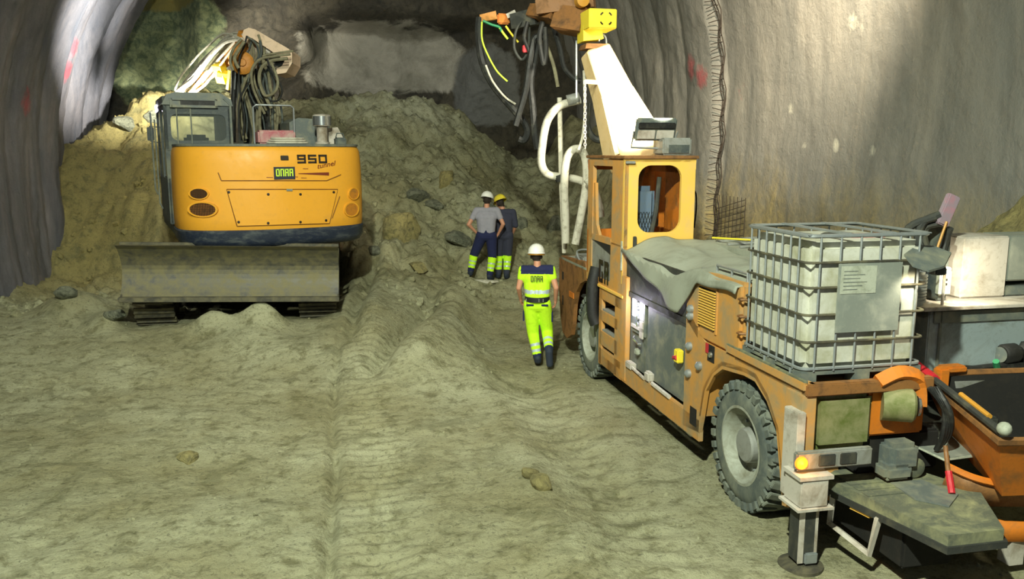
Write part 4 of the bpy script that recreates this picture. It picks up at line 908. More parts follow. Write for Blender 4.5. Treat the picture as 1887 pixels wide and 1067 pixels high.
# rear platform
pf = T_().prism([(.30, -.72), (.54, -1.80), (.98, -1.80), (1.32, -1.18), (.98, -.42), (.72, -.42)], 'z', .53, .61).build('rear_platform', M['wood'], tk)
T_().prism([(.285, -.70), (.525, -1.82), (1.0, -1.82), (1.34, -1.18), (.98, -.40)], 'z', .48, .53).build('platform_frame', M['dark_steel'], pf)
for k in range(4): T_().box((.40, -.80-.11*k, .611), (.86, -.72-.11*k, .618)).build('platform_slat', M['wood'], pf)
T_().prism([(.72, -.95), (1.0, -.95), (1.08, -1.25), (.86, -1.42), (.70, -1.25)], 'z', .612, .625).build('platform_plate', M['exc_grey'], pf)
T_().tube([(.33, -.80, .50), (.33, -.80, .46), (.29, -.84, .28), (.38, -1.22, .20), (.42, -1.24, .50)], .028, 4).build('step_hoop', M['pale_steel'], pf)
T_().prism([(.36, -.98), (.40, -1.16), (.44, -1.16), (.40, -.98)], 'z', .455, .478).build('yellow_strip', M['trk_bright'], pf)
T_().box((.52, -1.4, .15), (.95, -.5, .46), .02).build('axle_box', M['pit'], tk)
# hopper
def quadloft(mb, A, Bq, th=0):
    n = len(A); vs = A+Bq; fs = [(i, (i+1) % n, n+(i+1) % n, n+i) for i in range(n)]; return mb.add(vs, fs)
A = [(1.42, -.32, 1.28), (1.06, -1.60, 1.16), (2.55, -1.85, 1.16), (2.75, -.45, 1.28)]
Bq = [(1.62, -.55, .72), (1.30, -1.42, .66), (2.3, -1.55, .66), (2.4, -.65, .72)]
ho = T_(); quadloft(ho, A, Bq); ho = ho.build('hopper', M['trk_orange'], tk)
ins = lambda P, c, k: [tuple(Vector(c)+(Vector(p)-Vector(c))*k) for p in P]
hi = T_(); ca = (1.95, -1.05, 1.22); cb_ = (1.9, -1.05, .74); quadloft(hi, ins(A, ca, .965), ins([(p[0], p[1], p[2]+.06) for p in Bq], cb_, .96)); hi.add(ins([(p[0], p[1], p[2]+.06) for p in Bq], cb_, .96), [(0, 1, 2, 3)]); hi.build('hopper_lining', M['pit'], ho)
T_().tube(A+[A[0]], .035, 6).build('hopper_rim', M['trk_brown'], ho)
T_().box((1.58, -.42, 1.30), (1.80, -.30, 1.36), .015).box((1.50, -.46, 1.18), (1.60, -.36, 1.36), .015).build('hopper_lug', M['trk_orange'], ho)
gt = T_()
for k in range(5): gt.tube([(1.75+.2*k, -.45, 1.27), (1.68+.2*k, -1.75, 1.16)], .012, 5)
for k in range(3): pass
ch = T_(); arc = [(1.12, -1.08), (1.22, -1.22), (1.40, -1.32), (1.65, -1.37), (1.95, -1.38), (2.25, -1.34), (2.5, -1.25)]
def band(z0, z1, push, off=0): 
    vs = []; fs = []; n_ = len(arc)
    for i, (x, y) in enumerate(arc): sag = .08*math.sin(PI*i/(n_-1)); vs += [(x, y-off, z0-sag), (x+push*.3, y-push-off, z1-sag*.3)]
    for i in range(n_-1): fs.append((2*i, 2*i+1, 2*i+3, 2*i+2))
    return vs, fs
co_ = ch.add(*band(.76, .52, -.06), True).build('chute', M['trk_brown'], tk); so = co_.modifiers.new('s', 'SOLIDIFY'); so.thickness = .03
T_().tube([(x, y, .77-.08*math.sin(PI*i/6)) for i, (x, y) in enumerate(arc)], .028, 6, 3).build('chute_rim', M['trk_orange'], co_)
lp_ = T_().add(*band(.50, .30, .02, .06), True).build('chute_lip', M['trk_orange'], co_); so = lp_.modifiers.new('s', 'SOLIDIFY'); so.thickness = .03
T_().box((1.45, -1.40, .08), (1.57, -1.28, .34)).build('chute_support', M['pale_steel'], tk)
fp = T_().prism([(1.08, -.44), (1.13, -1.02), (1.50, -.98), (1.62, -.50)], 'z', .80, .815).build('splash_flap', M['plate'], tk)
T_().tube([(1.08, -.44, .81), (1.13, -1.02, .80), (1.50, -.98, .80)], .012, 5).build('flap_edge', M['paper'], fp)
T_().lathe((.98, -.86, .70), (0, -1, 0), [(0, 0), (0, .08), (.04, .08), (.05, .05), (.05, 0)], 20).build('outlet_coupling', M['wood'], tk)
# dosing tank, cabinet and worklight at the rear right
dt = T_().box((1.62, -.12, 1.05), (2.9, .62, 1.80), .012).build('steel_tank', M['blue_steel'], tk)
T_().box((1.50, -.20, 1.80), (3.0, .70, 1.835), .005).build('tank_flange', M['pale_steel'], dt)
T_().prism([(1.50, .60), (1.62, -.11), (1.62, .6)], 'z', 1.05, 1.80).build('tank_end', M['exc_grey'], dt)
T_().box((1.72, -.14, 1.08), (1.74, -.115, 1.78)).box((1.66, -.14, 1.68), (2.9, -.115, 1.78)).build('tank_stiffener', M['exc_grey'], dt)
cbn = T_().box((2.12, .12, 1.84), (2.60, .50, 2.40), .012).build('cabinet', M['pale_steel'], tk)
T_().box((2.62, .14, 1.98), (3.2, .50, 2.40), .012).build('cabinet_side', M['plate'], cbn); T_().box((2.62, .14, 1.84), (3.2, .50, 1.93), .01).build('cabinet_plinth', M['exc_grey'], cbn)
T_().box((1.90, .30, 1.84), (2.12, .55, 2.32), .01).build('cabinet_flank', M['exc_dark'], cbn)
T_().tube([(1.74, -.12, 2.14), (1.74, -.12, 1.84)], .013, 6).tube([(1.60, -.14, 2.17), (1.74, -.12, 2.17)], .012, 5).build('lamp_post', M['pale_steel'], tk)
cl2 = T_()
for k in range(9): cl2.tube([(1.50+.12*math.cos(t), -.02+.10*math.sin(t), 1.87+.028*k) for t in [2*PI*i/18 for i in range(19)]], .013, 5)
cl2.lathe((1.50, -.02, 1.83), (0, 0, 1), [(0, 0), (0, .10), (.30, .10), (.30, 0)], 18); cl2.build('spring_coil', M['galv'], tk)
sb = T_().box((1.80, .0, 1.90), (1.92, .06, 2.12), .01).build('switch_box', M['paper'], tk)
for z in (1.99, 2.03): T_().box((1.83, -.008, z), (1.87, .0, z+.02)).build('switch', M['pit'], sb)
vp = [tu(*q) for q in ((1666, 470, 6.12), (1690, 453, 6.42), (1722, 455, 6.50), (1753, 467, 6.42), (1740, 492, 6.15), (1712, 500, 6.02), (1682, 490, 6.0))]
vz = T_(); vz.add([p+Vector((0, 0, .008)) for p in vp]+[p-Vector((0, 0, .008)) for p in vp], [tuple(range(7)), tuple(range(13, 6, -1))]+[(i, (i+1) % 7, 7+(i+1) % 7, 7+i) for i in range(7)]); vzo = vz.build('lamp_visor', M['exc_grey'], tk)
lh = tu(1728, 494, 6.25); T_().box((lh.x-.05, lh.y-.05, lh.z-.05), (lh.x+.05, lh.y+.05, lh.z+.01), .01).build('lamp_head', M['dark_steel'], vzo)
T_().tube([tu(1738, 484, 6.3), (1.74, -.12, 2.16)], .012, 6).build('visor_arm', M['pale_steel'], vzo)
T_().box((1.66, -.20, 2.13), (1.74, -.14, 2.18), .008).build('work_lamp', M['warm_lamp'], tk)
wl_ = spot('hopper_worklight', tu(1716, 492, 6.1) and TRK @ tu(1716, 492, 6.1), TRK @ Vector((.92, -.78, 1.85)), 42, (1, .90, .66), 110, .8, .03)
wl2 = spot('tank_worklight', TRK @ Vector((1.78, -.26, 2.16)), TRK @ Vector((2.3, .1, 1.8)), 40, (1, .90, .66), 120, .7, .03)
# remote control box and hoses above the cabinet
MB(TRK @ Matrix.Translation((1.80, .0, 2.66)) @ Matrix.Rotation(math.radians(22), 4, 'Y')).box((-.05, -.03, -.14), (.07, .03, .14), .01).build('control_box', M['remote'], tk)
for k, L_ in enumerate([[(1.74, 0, 2.62), (1.62, .05, 2.55), (1.58, .05, 2.4), (1.62, .0, 2.28)], [(1.78, 0, 2.55), (1.66, .08, 2.5), (1.66, .05, 2.35), (1.72, 0, 2.25)], [(1.70, 0, 2.60), (1.52, .1, 2.5), (1.48, .1, 2.3)], [(1.85, 0, 2.5), (1.85, .05, 2.35), (1.78, .0, 2.2)]]):
    T_().tube(L_, .035, 8, 5).build('cable_bundle', M['dark_steel'], tk)
T_().tube([(1.78, -.04, 2.56), (1.70, -.06, 2.36), (1.66, -.08, 2.26)], .011, 6).build('yellow_cable', M['oband'], tk)
T_().box((1.82, .05, 1.84), (1.92, .25, 2.5), .01).build('cabinet_mast', M['exc_dark'], tk)
# front deck bits
T_().box((.18, 4.95, 1.555), (.30, 5.05, 1.68), .015).build('red_canister', M['red'], tk)
T_().tube([(.05, 5.2, 1.56), (.02, 5.3, 1.72), (.15, 5.1, 1.76), (.28, 5.3, 1.66), (.1, 5.5, 1.57)], .014, 6, 5).build('deck_wire', M['galv'], tk)
T_().box((.1, 5.25, 1.555), (.4, 5.7, 1.64), .02).build('deck_fitting', M['grey_steel'], tk)
T_().tube([tu(1040, 466, 12.85), tu(1034, 330, 12.85), tu(1031, 180, 12.85)], .038, 8).build('support_pole', M['hose_white'], tk)
T_().tube([tu(1044, 466, 12.8), tu(1045, 330, 12.8)], .012, 6).build('pole_hose', M['hose_grey'], tk)
# rack beyond the tarpaulin
rk = T_().box((1.0, 1.2, 2.02), (2.35, 3.2, 2.08)).build('right_deck', M['tarp'], tk)
for k in range(6): T_().tube([(1.05, 1.4+.3*k, 2.09), (1.8, 1.35+.3*k, 2.12+.02*(k % 2)), (2.3, 1.45+.3*k, 2.1)], .02, 6, 4).build('deck_pipe', M['grey_steel'], rk)
T_().tube([(1.0, 2.9, 2.14), (1.2, 2.3, 2.17)], .012, 6).build('yellow_hose', M['lemon'], rk)

# ---- spraying arm
def beam(mb, p0, p1, w0, h0, w1, h1, side=Vector((1, 0, 0))):
    p0, p1 = Vector(p0), Vector(p1); d = (p1-p0).normalized(); b = (side-d*side.dot(d)).normalized(); a = d.cross(b)
    vs = [p0+b*(sx*w0/2)+a*(sy*h0/2) for sx, sy in ((-1, -1), (1, -1), (1, 1), (-1, 1))]+[p1+b*(sx*w1/2)+a*(sy*h1/2) for sx, sy in ((-1, -1), (1, -1), (1, 1), (-1, 1))]
    return mb.add(vs, [(0, 1, 2, 3), (7, 6, 5, 4), (0, 4, 5, 1), (1, 5, 6, 2), (2, 6, 7, 3), (3, 7, 4, 0)])
T_().lathe((1.05, 5.0, 1.3), (0, 0, 1), [(0, 0), (0, .42), (.5, .42), (.55, .34), (1.7, .34), (1.75, 0)], 32).build('arm_turret', M['trk_orange'], tk)
base = tu(1178, 300, 12.0); top = tu(1096, 92, 12.2)
arm = beam(T_(), base, top, .70, .62, .36, .34); armo = soft(arm.build('spraying_arm', M['cream'], tk), .03)
beam(T_(), base+(top-base)*.12, base+(top-base)*.60, .80, .50, .50, .40).build('arm_sleeve', M['cream'], armo)
beam(T_(), top+Vector((-.02, 0, .0)), top+Vector((-.02, 0, .07)), .34, .34, .30, .30).build('arm_head_collar', M['trk_brown'], armo)
T_().tube([tu(1078, 150, 11.9), tu(1105, 152, 11.9)], .03, 4).build('chain_bracket', M['cream'], armo)
ln = T_()
for k in range(22):
    p = tu(1078+(k % 2)*.6, 152+k*5.7, 11.85); m = TRK @ Matrix.Translation(p) @ Matrix.Rotation(PI/2*(k % 2), 4, 'Z')
    s_ = MB(m).tube([(.016*math.cos(t), 0, .030*math.sin(t)) for t in [2*PI*i/10 for i in range(11)]], .006, 5); k0 = len(ln.v); ln.v += s_.v; ln.f += [tuple(i+k0 for i in f) for f in s_.f]; ln.sm += s_.sm
ln.build('chain', M['pale_steel'], armo)
kn = T_(); a = tu(1088, 76, 12.2); b = tu(1085, 50, 12.2); beam(kn, a, b, .30, .3, .26, .3).build('arm_neck', M['lemon'], armo)
hb = tu(1103, 38, 12.0); hbo = T_().box((hb.x-.20, hb.y-.2, hb.z-.13), (hb.x+.20, hb.y+.25, hb.z+.13), .01).build('arm_joint_box', M['lemon'], armo)
dj = MB(TRK @ Matrix.Translation((hb.x+.04, hb.y-.205, hb.z)))
for a0 in (-60, 30, 120, 210):
    dj.tube([(.09*math.cos(math.radians(a0+t)), 0, .09*math.sin(math.radians(a0+t))) for t in (0, 15, 30)], .010, 5)
dj.build('joint_mark', M['ink'], hbo)
T_().tube([tu(1104, 76, 12.1), tu(1106, 66, 12.1), tu(1112, 64, 12.1), tu(1117, 72, 12.1), tu(1117, 92, 12.1)], .012, 6, 4).build('lifting_eye', M['galv'], armo)
b2 = tu(1085, 44, 12.3); b3 = tu(1030, 36, 12.6); b4 = tu(980, 22, 13.0); b5 = tu(1085, -8, 12.5)
jb = beam(T_(), b2, b3, .40, .34, .34, .32, Vector((0, 1, 0))).build('second_arm', M['trk_brown'], armo)
beam(T_(), b3+Vector((0, 0, .05)), b4, .36, .22, .20, .18, Vector((0, 1, 0))).build('second_arm_end', M['trk_brown'], armo)
beam(T_(), tu(990, 14, 12.6), tu(1095, -2, 12.4), .2, .2, .24, .24, Vector((0, 1, 0))).build('upper_arm_beam', M['trk_brown'], armo)
T_().lathe(tu(1073, 1, 12.1), (0, -1, 0), [(-.1, 0), (-.1, .09), (.05, .09), (.06, 0)], 20).build('arm_pin', M['oband'], armo)
# spray nozzle at the far left
nz = beam(T_(), tu(885, 34, 13.2), tu(915, 28, 13.2), .10, .10, .12, .12, Vector((0, 1, 0))).build('spray_nozzle', M['ochre'], armo)
T_().box(tuple(tu(917, 44, 13.2)), tuple(tu(938, 26, 13.3)), .02).build('nozzle_valve', M['trk_orange'], nz)
beam(T_(), tu(934, 30, 13.2), tu(950, 22, 13.2), .07, .07, .07, .07, Vector((0, 1, 0))).build('nozzle_actuator', M['pale_steel'], nz)
beam(T_(), tu(945, 40, 13.2), tu(990, 30, 13.0), .16, .22, .2, .24, Vector((0, 1, 0))).build('nozzle_arm', M['dark_steel'], armo)
def hose(name, pts, y, r, material, parent=armo, n=8): return T_().tube([tu(p[0], p[1], p[2] if len(p) > 2 else y) for p in pts], r, n, 7).build(name, material, parent)
hose('concrete_hose', [(884, 32), (882, 60), (888, 110), (905, 150), (932, 185), (958, 215), (972, 240), (966, 258), (956, 256)], 13.2, .060, M['black'])
hose('air_hose', [(888, 40), (888, 70), (896, 95), (915, 130), (935, 150)], 13.1, .013, M['lime'])
hose('air_hose', [(895, 120), (908, 150), (930, 178), (950, 192)], 13.1, .016, M['hose_white'])
hose('green_hose', [(890, 38), (905, 45), (920, 50), (924, 58)], 13.1, .020, M['green'])
hose('yellow_hose', [(920, 50), (928, 62), (936, 72)], 13.1, .018, M['lime']); hose('yellow_hose', [(932, 48), (942, 62), (955, 78)], 13.1, .016, M['lemon'])
hose('hanging_hose', [(1010, 70), (988, 68), (980, 90), (974, 130), (968, 170), (955, 215), (950, 232)], 12.9, .050, M['black'])
hose('hanging_hose', [(990, 66), (985, 110), (978, 150), (982, 200), (986, 250), (990, 275)], 13.0, .055, M['black'])
hose('hanging_hose', [(1000, 40), (994, 70), (1000, 112), (1003, 116), (1006, 90), (1004, 50)], 12.8, .038, M['black'])
hose('hanging_hose', [(1020, 50), (1032, 90), (1040, 125), (1058, 145), (1070, 150)], 12.8, .040, M['black'])
hose('hanging_hose', [(1006, 80), (1020, 120), (1028, 160)], 12.9, .028, M['hose_grey'])
hose('hanging_hose', [(960, 40), (950, 60), (948, 90), (962, 110), (974, 90), (975, 50)], 13.0, .022, M['dark_steel'])
hose('hanging_hose', [(1084, 190), (1082, 230), (1090, 250), (1104, 258), (1110, 248), (1106, 220), (1098, 200)], 12.4, .050, M['dark_steel'])
hose('hanging_hose', [(972, 40), (966, 70), (976, 100), (972, 140)], 12.9, .030, M['black'])
hose('hanging_cable', [(1062, 75), (1062, 130), (1062, 180)], 12.2, .014, M['galv'])
rt = T_().box(tuple(tu(964, 96, 12.9)), tuple(tu(974, 84, 13.0)), .01).build('red_tag', M['red'], armo)
hose('white_hose', [(1070, 184), (1045, 190), (1025, 200), (1008, 225), (1000, 265), (998, 300), (1008, 320), (1030, 326), (1060, 330), (1082, 338)], 12.8, .062, M['hose_white'], tk, 10)
T_().tube([tu(1030, 322, 12.8), tu(1034, 333, 12.8)], .085, 10).build('hose_clamp', M['black'], tk)
T_().tube([tu(1045, 186, 12.8), tu(1068, 180, 12.8)], .085, 12).build('hose_coupling', M['grey_steel'], tk)
hose('white_hose', [(1042, 448), (1042, 400), (1040, 340), (1044, 295), (1056, 276), (1072, 278), (1080, 300), (1080, 340), (1072, 390), (1064, 430), (1060, 450)], 12.6, .062, M['hose_white'], tk, 10)
hose('white_hose', [(1080, 330), (1096, 350), (1104, 375), (1108, 400)], 12.3, .050, M['hose_white'], tk, 10)
hose('thin_hose', [(1076, 130), (1078, 200), (1074, 250), (1066, 276)], 12.4, .022, M['hose_white'], tk)
# floodlights on the cab roof (seen from behind)
f1 = MB(TRK @ Matrix.Translation((.66, 3.95, 3.44)) @ Matrix.Rotation(math.radians(18), 4, 'X'))
f1.box((-.28, 0, -.15), (.28, .05, .15), .02); f1o = f1.build('cab_floodlight', M['exc_grey'], tk)
m = TRK @ Matrix.Translation((.66, 3.95, 3.44)) @ Matrix.Rotation(math.radians(18), 4, 'X')
MB(m).box((-.25, -.03, .02), (.25, 0, .10), .01).build('lamp_slot', M['black'], f1o); MB(m).box((-.25, -.02, -.12), (-.01, 0, .0), .01).box((.01, -.02, -.12), (.25, 0, 0), .01).build('lamp_back', M['pale_steel'], f1o)
MB(m).tube([(-.30, .0, -.02), (-.30, .02, -.24), (.26, .02, -.26), (.30, .0, -.02)], .014, 6).build('lamp_bracket', M['galv'], f1o)
f2 = T_().box((.72, 3.85, 3.12), (1.12, 4.2, 3.34), .02).build('roof_air_unit', M['grey_steel'], tk); T_().box((.80, 3.84, 3.15), (1.08, 3.853, 3.25)).build('air_unit_grille', M['exc_dark'], f2)
soft(armo, .02)

# ================================================================== TARPAULIN over the engine
def tarp():
    ss_ = np.linspace(.25, 3.24, 70); tt = np.linspace(0, 1, 56); vs = []; fs = []
    for i, s in enumerate(ss_):
        hang = np.interp(s, [.25, 1.05, 1.18, 1.43, 1.9, 2.6, 3.1, 3.24], [.06, .08, .20, .40, .24, .12, .05, .03])
        for j, t in enumerate(tt):
            L = t*(1.5+hang); 
            ztop = 2.06+.04*math.sin(s*2.2)+.015*math.sin(s*7+j*.1) - .05*math.exp(-((s-1.7)/.3)**2)
            if L < 1.5: x = 1.5-L; z = ztop+.03*mnoise.noise(Vector((x*2.2, s*1.4, 0)))*2 + .03*math.exp(-((x-.55)/.10)**2) - .10*ss(.45, 0, np.array([x]))[0]
            else: d = L-1.5; x = -.02-.03*math.sin(min(1, d*4)*PI/2)-.02*math.sin(s*9)*min(1, d*5); z = ztop-.10-d
            vs.append((x, s, z))
    n = len(tt)
    for i in range(len(ss_)-1):
        for j in range(n-1): fs.append((i*n+j, i*n+j+1, (i+1)*n+j+1, (i+1)*n+j))
    mb = MB(TRK).add(vs, fs, True); o = mb.build('tarpaulin', M['tarp'], None, TRK @ Vector((.7, 2, 2.05)))
    m = o.modifiers.new('s', 'SOLIDIFY'); m.thickness = .012
    tag(o, 'grey-green tarpaulin draped over the engine deck behind the cab, one corner hanging down', 'tarpaulin')
tarp()

# ================================================================== LIQUID CONTAINER (tote) on the rear deck
tot = empty('liquid_container', TRK @ Matrix.Translation((.53, -.30, 1.385)), 'milky plastic liquid container in a steel cage on a pallet, on the machine rear deck', 'container')
x0, x1, y0, y1, z0, z1 = .01, 1.05, -.77, .17, 1.50, 2.54
pm = T_().box((x0+.022, y0+.022, z0), (x1-.022, y1-.022, z1-.05), .055)
po = pm.build('tank_bottle', M['hdpe'], tot); 
rbs = T_()
for x in np.linspace(x0+.20, x1-.20, 4): rbs.box((x-.05, y0+.014, z0+.10), (x+.05, y0+.06, z1-.25), .012)
for y in np.linspace(y0+.18, y1-.15, 4): rbs.box((x0+.014, y-.055, z0+.06), (x0+.06, y+.055, z1-.2), .012)
pass
T_().lathe(((x0+x1)/2, (y0+y1)/2, z1-.09), (0, 0, 1), [(0, 0), (0, .11), (.05, .11), (.06, .09), (.06, 0)], 24).build('filler_cap', M['dark_steel'], po)
cg = T_(); r = .0085
def loop(z, e=0, rr=r):
    c = .065; P = []
    for (cx, cy, a0) in ((x1-c+e, y1-c+e, 0), (x0+c-e, y1-c+e, 90), (x0+c-e, y0+c-e, 180), (x1-c+e, y0+c-e, 270)):
        for k in range(5): a = math.radians(a0+22.5*k); P.append((cx+c*math.cos(a), cy+c*math.sin(a), z))
    P.append(P[0]); cg.tube(P, rr, 6)
loop(z1, 0, .016); loop(z0+.02, 0, .014)
for x in np.linspace(x0+.10, x1-.10, 6): cg.tube([(x, y0-.004, z0), (x, y0-.004, z1)], r, 6); cg.tube([(x, y1+.004, z0), (x, y1+.004, z1)], r, 6)
for y in np.linspace(y0+.12, y1-.08, 7): cg.tube([(x0-.004, y, z0), (x0-.004, y, z1)], r, 6); cg.tube([(x1+.004, y, z0), (x1+.004, y, z1)], r, 6)
cg.build('cage', M['galv'], tot)
cg = T_()
for z in (z0+.23, z0+.44, z0+.65, z0+.84): loop(z, .006, .0105)
cg.build('cage_hoops', M['track'], tot)
tb = T_()
for x in (.34, .72): tb.box((x-.02, y0, z1+.005), (x+.02, y1, z1+.02))
tb.box((x0, y0, z1+.003), (x0+.05, y1, z1+.012)).box((x1-.05, y0, z1+.003), (x1, y1, z1+.012)).box((x0, y1-.05, z1+.003), (x1, y1, z1+.012)); tb.build('cage_top_bars', M['galv'], tot)
tl_ = T_().box((.55, -.5, z1-.06), (.85, -.42, z1-.02), .005).build('top_sticker', M['pink'], tot)
pt = T_().box((.26, y0-.022, 1.80), (.80, y0-.012, 2.33)).build('label_plate', M['plate'], tot); T_().box((.28, y0-.026, 2.10), (.58, y0-.022, 2.31)).build('paper_label', M['paper'], pt)
dn = T_()
for k in range(6): dn.box((.30, y0-.028, 2.13+.028*k), (.30+.12+.02*(k*7 % 5), y0-.026, 2.135+.028*k))
dn.build('label_lines', M['exc_grey'], pt)
pl_ = T_()
for x in (x0+.0, (x0+x1)/2-.06, x1-.13): pl_.box((x, y0, 1.386), (x+.13, y0+.13, 1.47)); pl_.box((x, y1-.13, 1.386), (x+.13, y1, 1.47)); pl_.box((x, (y0+y1)/2-.07, 1.386), (x+.13, (y0+y1)/2+.07, 1.47))
pl_.box((x0, y0, 1.47), (x1, y1, 1.50)); pl_.box((x0, y0, 1.386), (x1, y0+.04, 1.40)); pl_.build('pallet', M['exc_grey'], tot)
T_().tube([(x0-.004, y0+.15, 1.50), (x0-.004, y0+.15, 1.42), (x0-.01, y0+.30, 1.40)], .012, 6).tube([(x0-.004, y0+.55, 1.50), (x0-.004, y0+.55, 1.42)], .012, 6).build('pallet_clip', M['galv'], tot)

# ================================================================== small things on and around the machine
def ext(x, s, z, lab, mtl, h=.44):
    e = empty('fire_extinguisher', TRK @ Matrix.Translation((x, s, z)), lab, 'fire extinguisher', 'extinguishers behind the cab')
    T_().lathe((x, s, z), (0, 0, 1), [(0, 0), (0, .075), (.03, .082), (h-.08, .082), (h-.02, .05), (h, .03), (h, 0)], 20).build('cylinder', mtl, e)
    T_().cyl((x, s, z+h), (x, s, z+h+.05), .022, n=10).box((x-.02, s-.06, z+h+.05), (x+.02, s+.03, z+h+.07)).build('valve', M['black'], e)
    T_().tube([(x, s, z+h+.03), (x+.09, s-.03, z+h), (x+.11, s-.04, z+h-.2), (x+.08, s-.06, z+.1)], .012, 6, 5).build('hose', M['black'], e)
    for q in (.12, .30): T_().tube([(x+.086*math.cos(t), s+.086*math.sin(t), z+q) for t in [2*PI*i/16 for i in range(17)]], .006, 5).build('strap', M['black'], e)
ext(1.02, 4.0, 2.30, 'red and grey extinguisher cylinder in the upper holder beside the cab', M['red'], .40)
ext(1.16, 4.02, 2.06, 'faded pink cylinder with black straps hanging lowest beside the cab', M['cyl'], .58)
T_().box((.92, 3.95, 2.0), (.95, 4.1, 2.7)).tube([(.93, 4.0, 2.75), (1.05, 3.95, 2.78), (1.12, 3.95, 2.7)], .012, 6).box((.93, 3.98, 2.18), (1.25, 4.0, 2.2)).box((.93, 3.98, 2.5), (1.2, 4.0, 2.52)).build('extinguisher_rack', M['dark_steel'], tk)
pu = empty('electric_pump', TRK @ Matrix.Translation((2.52, -.06, 1.20)), 'black electric pump with green fitting lying by the steel tank above the hopper', 'pump')
ax_ = (.95, .15, .0)
T_().lathe((2.36, -.16, 1.37), ax_, [(0, 0), (0, .075), (.02, .09), (.16, .09), (.18, .07), (.22, .06), (.24, .10), (.36, .10), (.38, .05), (.38, 0)], 24).build('motor', M['black'], pu)
T_().lathe((2.345, -.165, 1.37), ax_, [(0, 0), (0, .07), (.012, .06), (.012, 0)], 20).build('motor_cap', M['exc_grey'], pu)
T_().box((2.38, -.22, 1.24), (2.72, -.06, 1.29), .01).tube([(2.05, -.2, 1.26), (2.4, -.18, 1.27)], .035, 8).tube([(1.95, -.22, 1.26), (2.1, -.2, 1.24)], .05, 8).build('pump_base', M['black'], pu)
T_().tube([(2.22, -.26, 1.34), (2.28, -.22, 1.25)], .028, 8).build('green_fitting', M['green'], pu)
T_().tube([(2.62, -.2, 1.25), (2.8, -.25, 1.30), (2.9, -.2, 1.4)], .03, 8).build('pump_outlet', M['black'], pu)
T_().box((1.7, -.42, 1.17), (3.0, -.13, 1.225)).build('tank_ledge', M['grey_steel'], tk)
# long-handled tools
h0 = Vector((1.36, -.42, 1.345)); h1 = Vector((1.06, -1.60, 1.235))
rd = empty('lance', TRK @ Matrix.Translation(h0), 'dark steel lance with a red grip lying along the left rim of the hopper', 'tool')
T_().tube([h0+(h1-h0)*.15, h1], .028, 8).build('lance_tube', M['dark_steel'], rd); T_().tube([h0-(h1-h0)*.10, h0+(h1-h0)*.18], .042, 8).build('grip', M['red'], rd)
T_().tube([h0+(h1-h0)*.5+Vector((.02, 0, .03)), h0+(h1-h0)*.85+Vector((.02, 0, .03))], .02, 8).build('brass_tube', M['oband'], rd); T_().ball(h1+Vector((0, -.03, .03)), .05, 12).build('nozzle', M['paper'], rd)
sh = empty('hand_tool', TRK @ Matrix.Translation((1.0, -1.22, .63)), 'wooden-shafted tool with a red end standing on the rear platform', 'tool')
T_().tube([(1.10, -1.05, .93), (1.06, -1.16, .72)], .018, 8).build('shaft', M['trk_brown'], sh); T_().tube([(1.07, -1.14, .76), (1.03, -1.24, .628)], .026, 8).build('red_end', M['red'], sh)
# ================================================================== PEOPLE
def capsule(bm, p0, r0, p1, r1, n=14, sc=None):
    p0, p1 = Vector(p0), Vector(p1); d = p1-p0; L = d.length
    if L < 1e-6: d = Vector((0, 0, 1)); L = 1e-6
    d.normalize(); a = d.orthogonal().normalized(); b = d.cross(a); rings = []
    for k in range(1, 6): t = -PI/2+PI/2*k/5; rings.append((p0+d*(r0*math.sin(t)), r0*math.cos(t)))
    for k in range(0, 5): t = PI/2*k/5; rings.append((p1+d*(r1*math.sin(t)), r1*math.cos(t)))
    first = bm.verts.new(p0-d*r0); last = bm.verts.new(p1+d*r1); prev = None
    for c, r in rings:
        cur = [bm.verts.new(c+(a*math.cos(2*PI*k/n)+b*math.sin(2*PI*k/n))*r) for k in range(n)]
        if prev is None:
            for k in range(n): bm.faces.new((first, cur[(k+1) % n], cur[k]))
        else:
            for k in range(n): bm.faces.new((prev[k], prev[(k+1) % n], cur[(k+1) % n], cur[k]))
        prev = cur
    for k in range(n): bm.faces.new((prev[k], prev[(k+1) % n], last))
def ellip(bm, c, r, rot=None):
    R = rot or Matrix.Identity(3)
    m = Matrix.Translation(Vector(c)) @ R.to_4x4() @ Matrix.Diagonal((r[0], r[1], r[2], 1))
    bmesh.ops.create_icosphere(bm, subdivisions=3, radius=1, matrix=m)
def blob(name, prims, mats, parent, mtx, voxel=.012, pick=None, smooth=4):
    bm = bmesh.new()
    for p in prims:
        if p[0] == 'c': capsule(bm, *p[1:])
        else: ellip(bm, *p[1:])
    me = bpy.data.meshes.new(name); bm.to_mesh(me); bm.free()
    o = bpy.data.objects.new('tmp', me); col.objects.link(o)
    r = o.modifiers.new('r', 'REMESH'); r.mode = 'VOXEL'; r.voxel_size = voxel; r.use_smooth_shade = True
    s = o.modifiers.new('s', 'SMOOTH'); s.factor = .5; s.iterations = smooth
    dg = bpy.context.evaluated_depsgraph_get(); m2 = bpy.data.meshes.new_from_object(o.evaluated_get(dg)); bpy.data.objects.remove(o)
    m2.name = name; m2.materials.clear()
    for mm in mats: m2.materials.append(mm)
    if pick:
        for f in m2.polygons: f.material_index = pick(f.center)
    m2.transform(ROOT[parent.name].inverted() @ mtx)
    o = bpy.data.objects.new(name, m2); col.objects.link(o); o.parent = parent; ROOT[o.name] = ROOT[parent.name]; return o
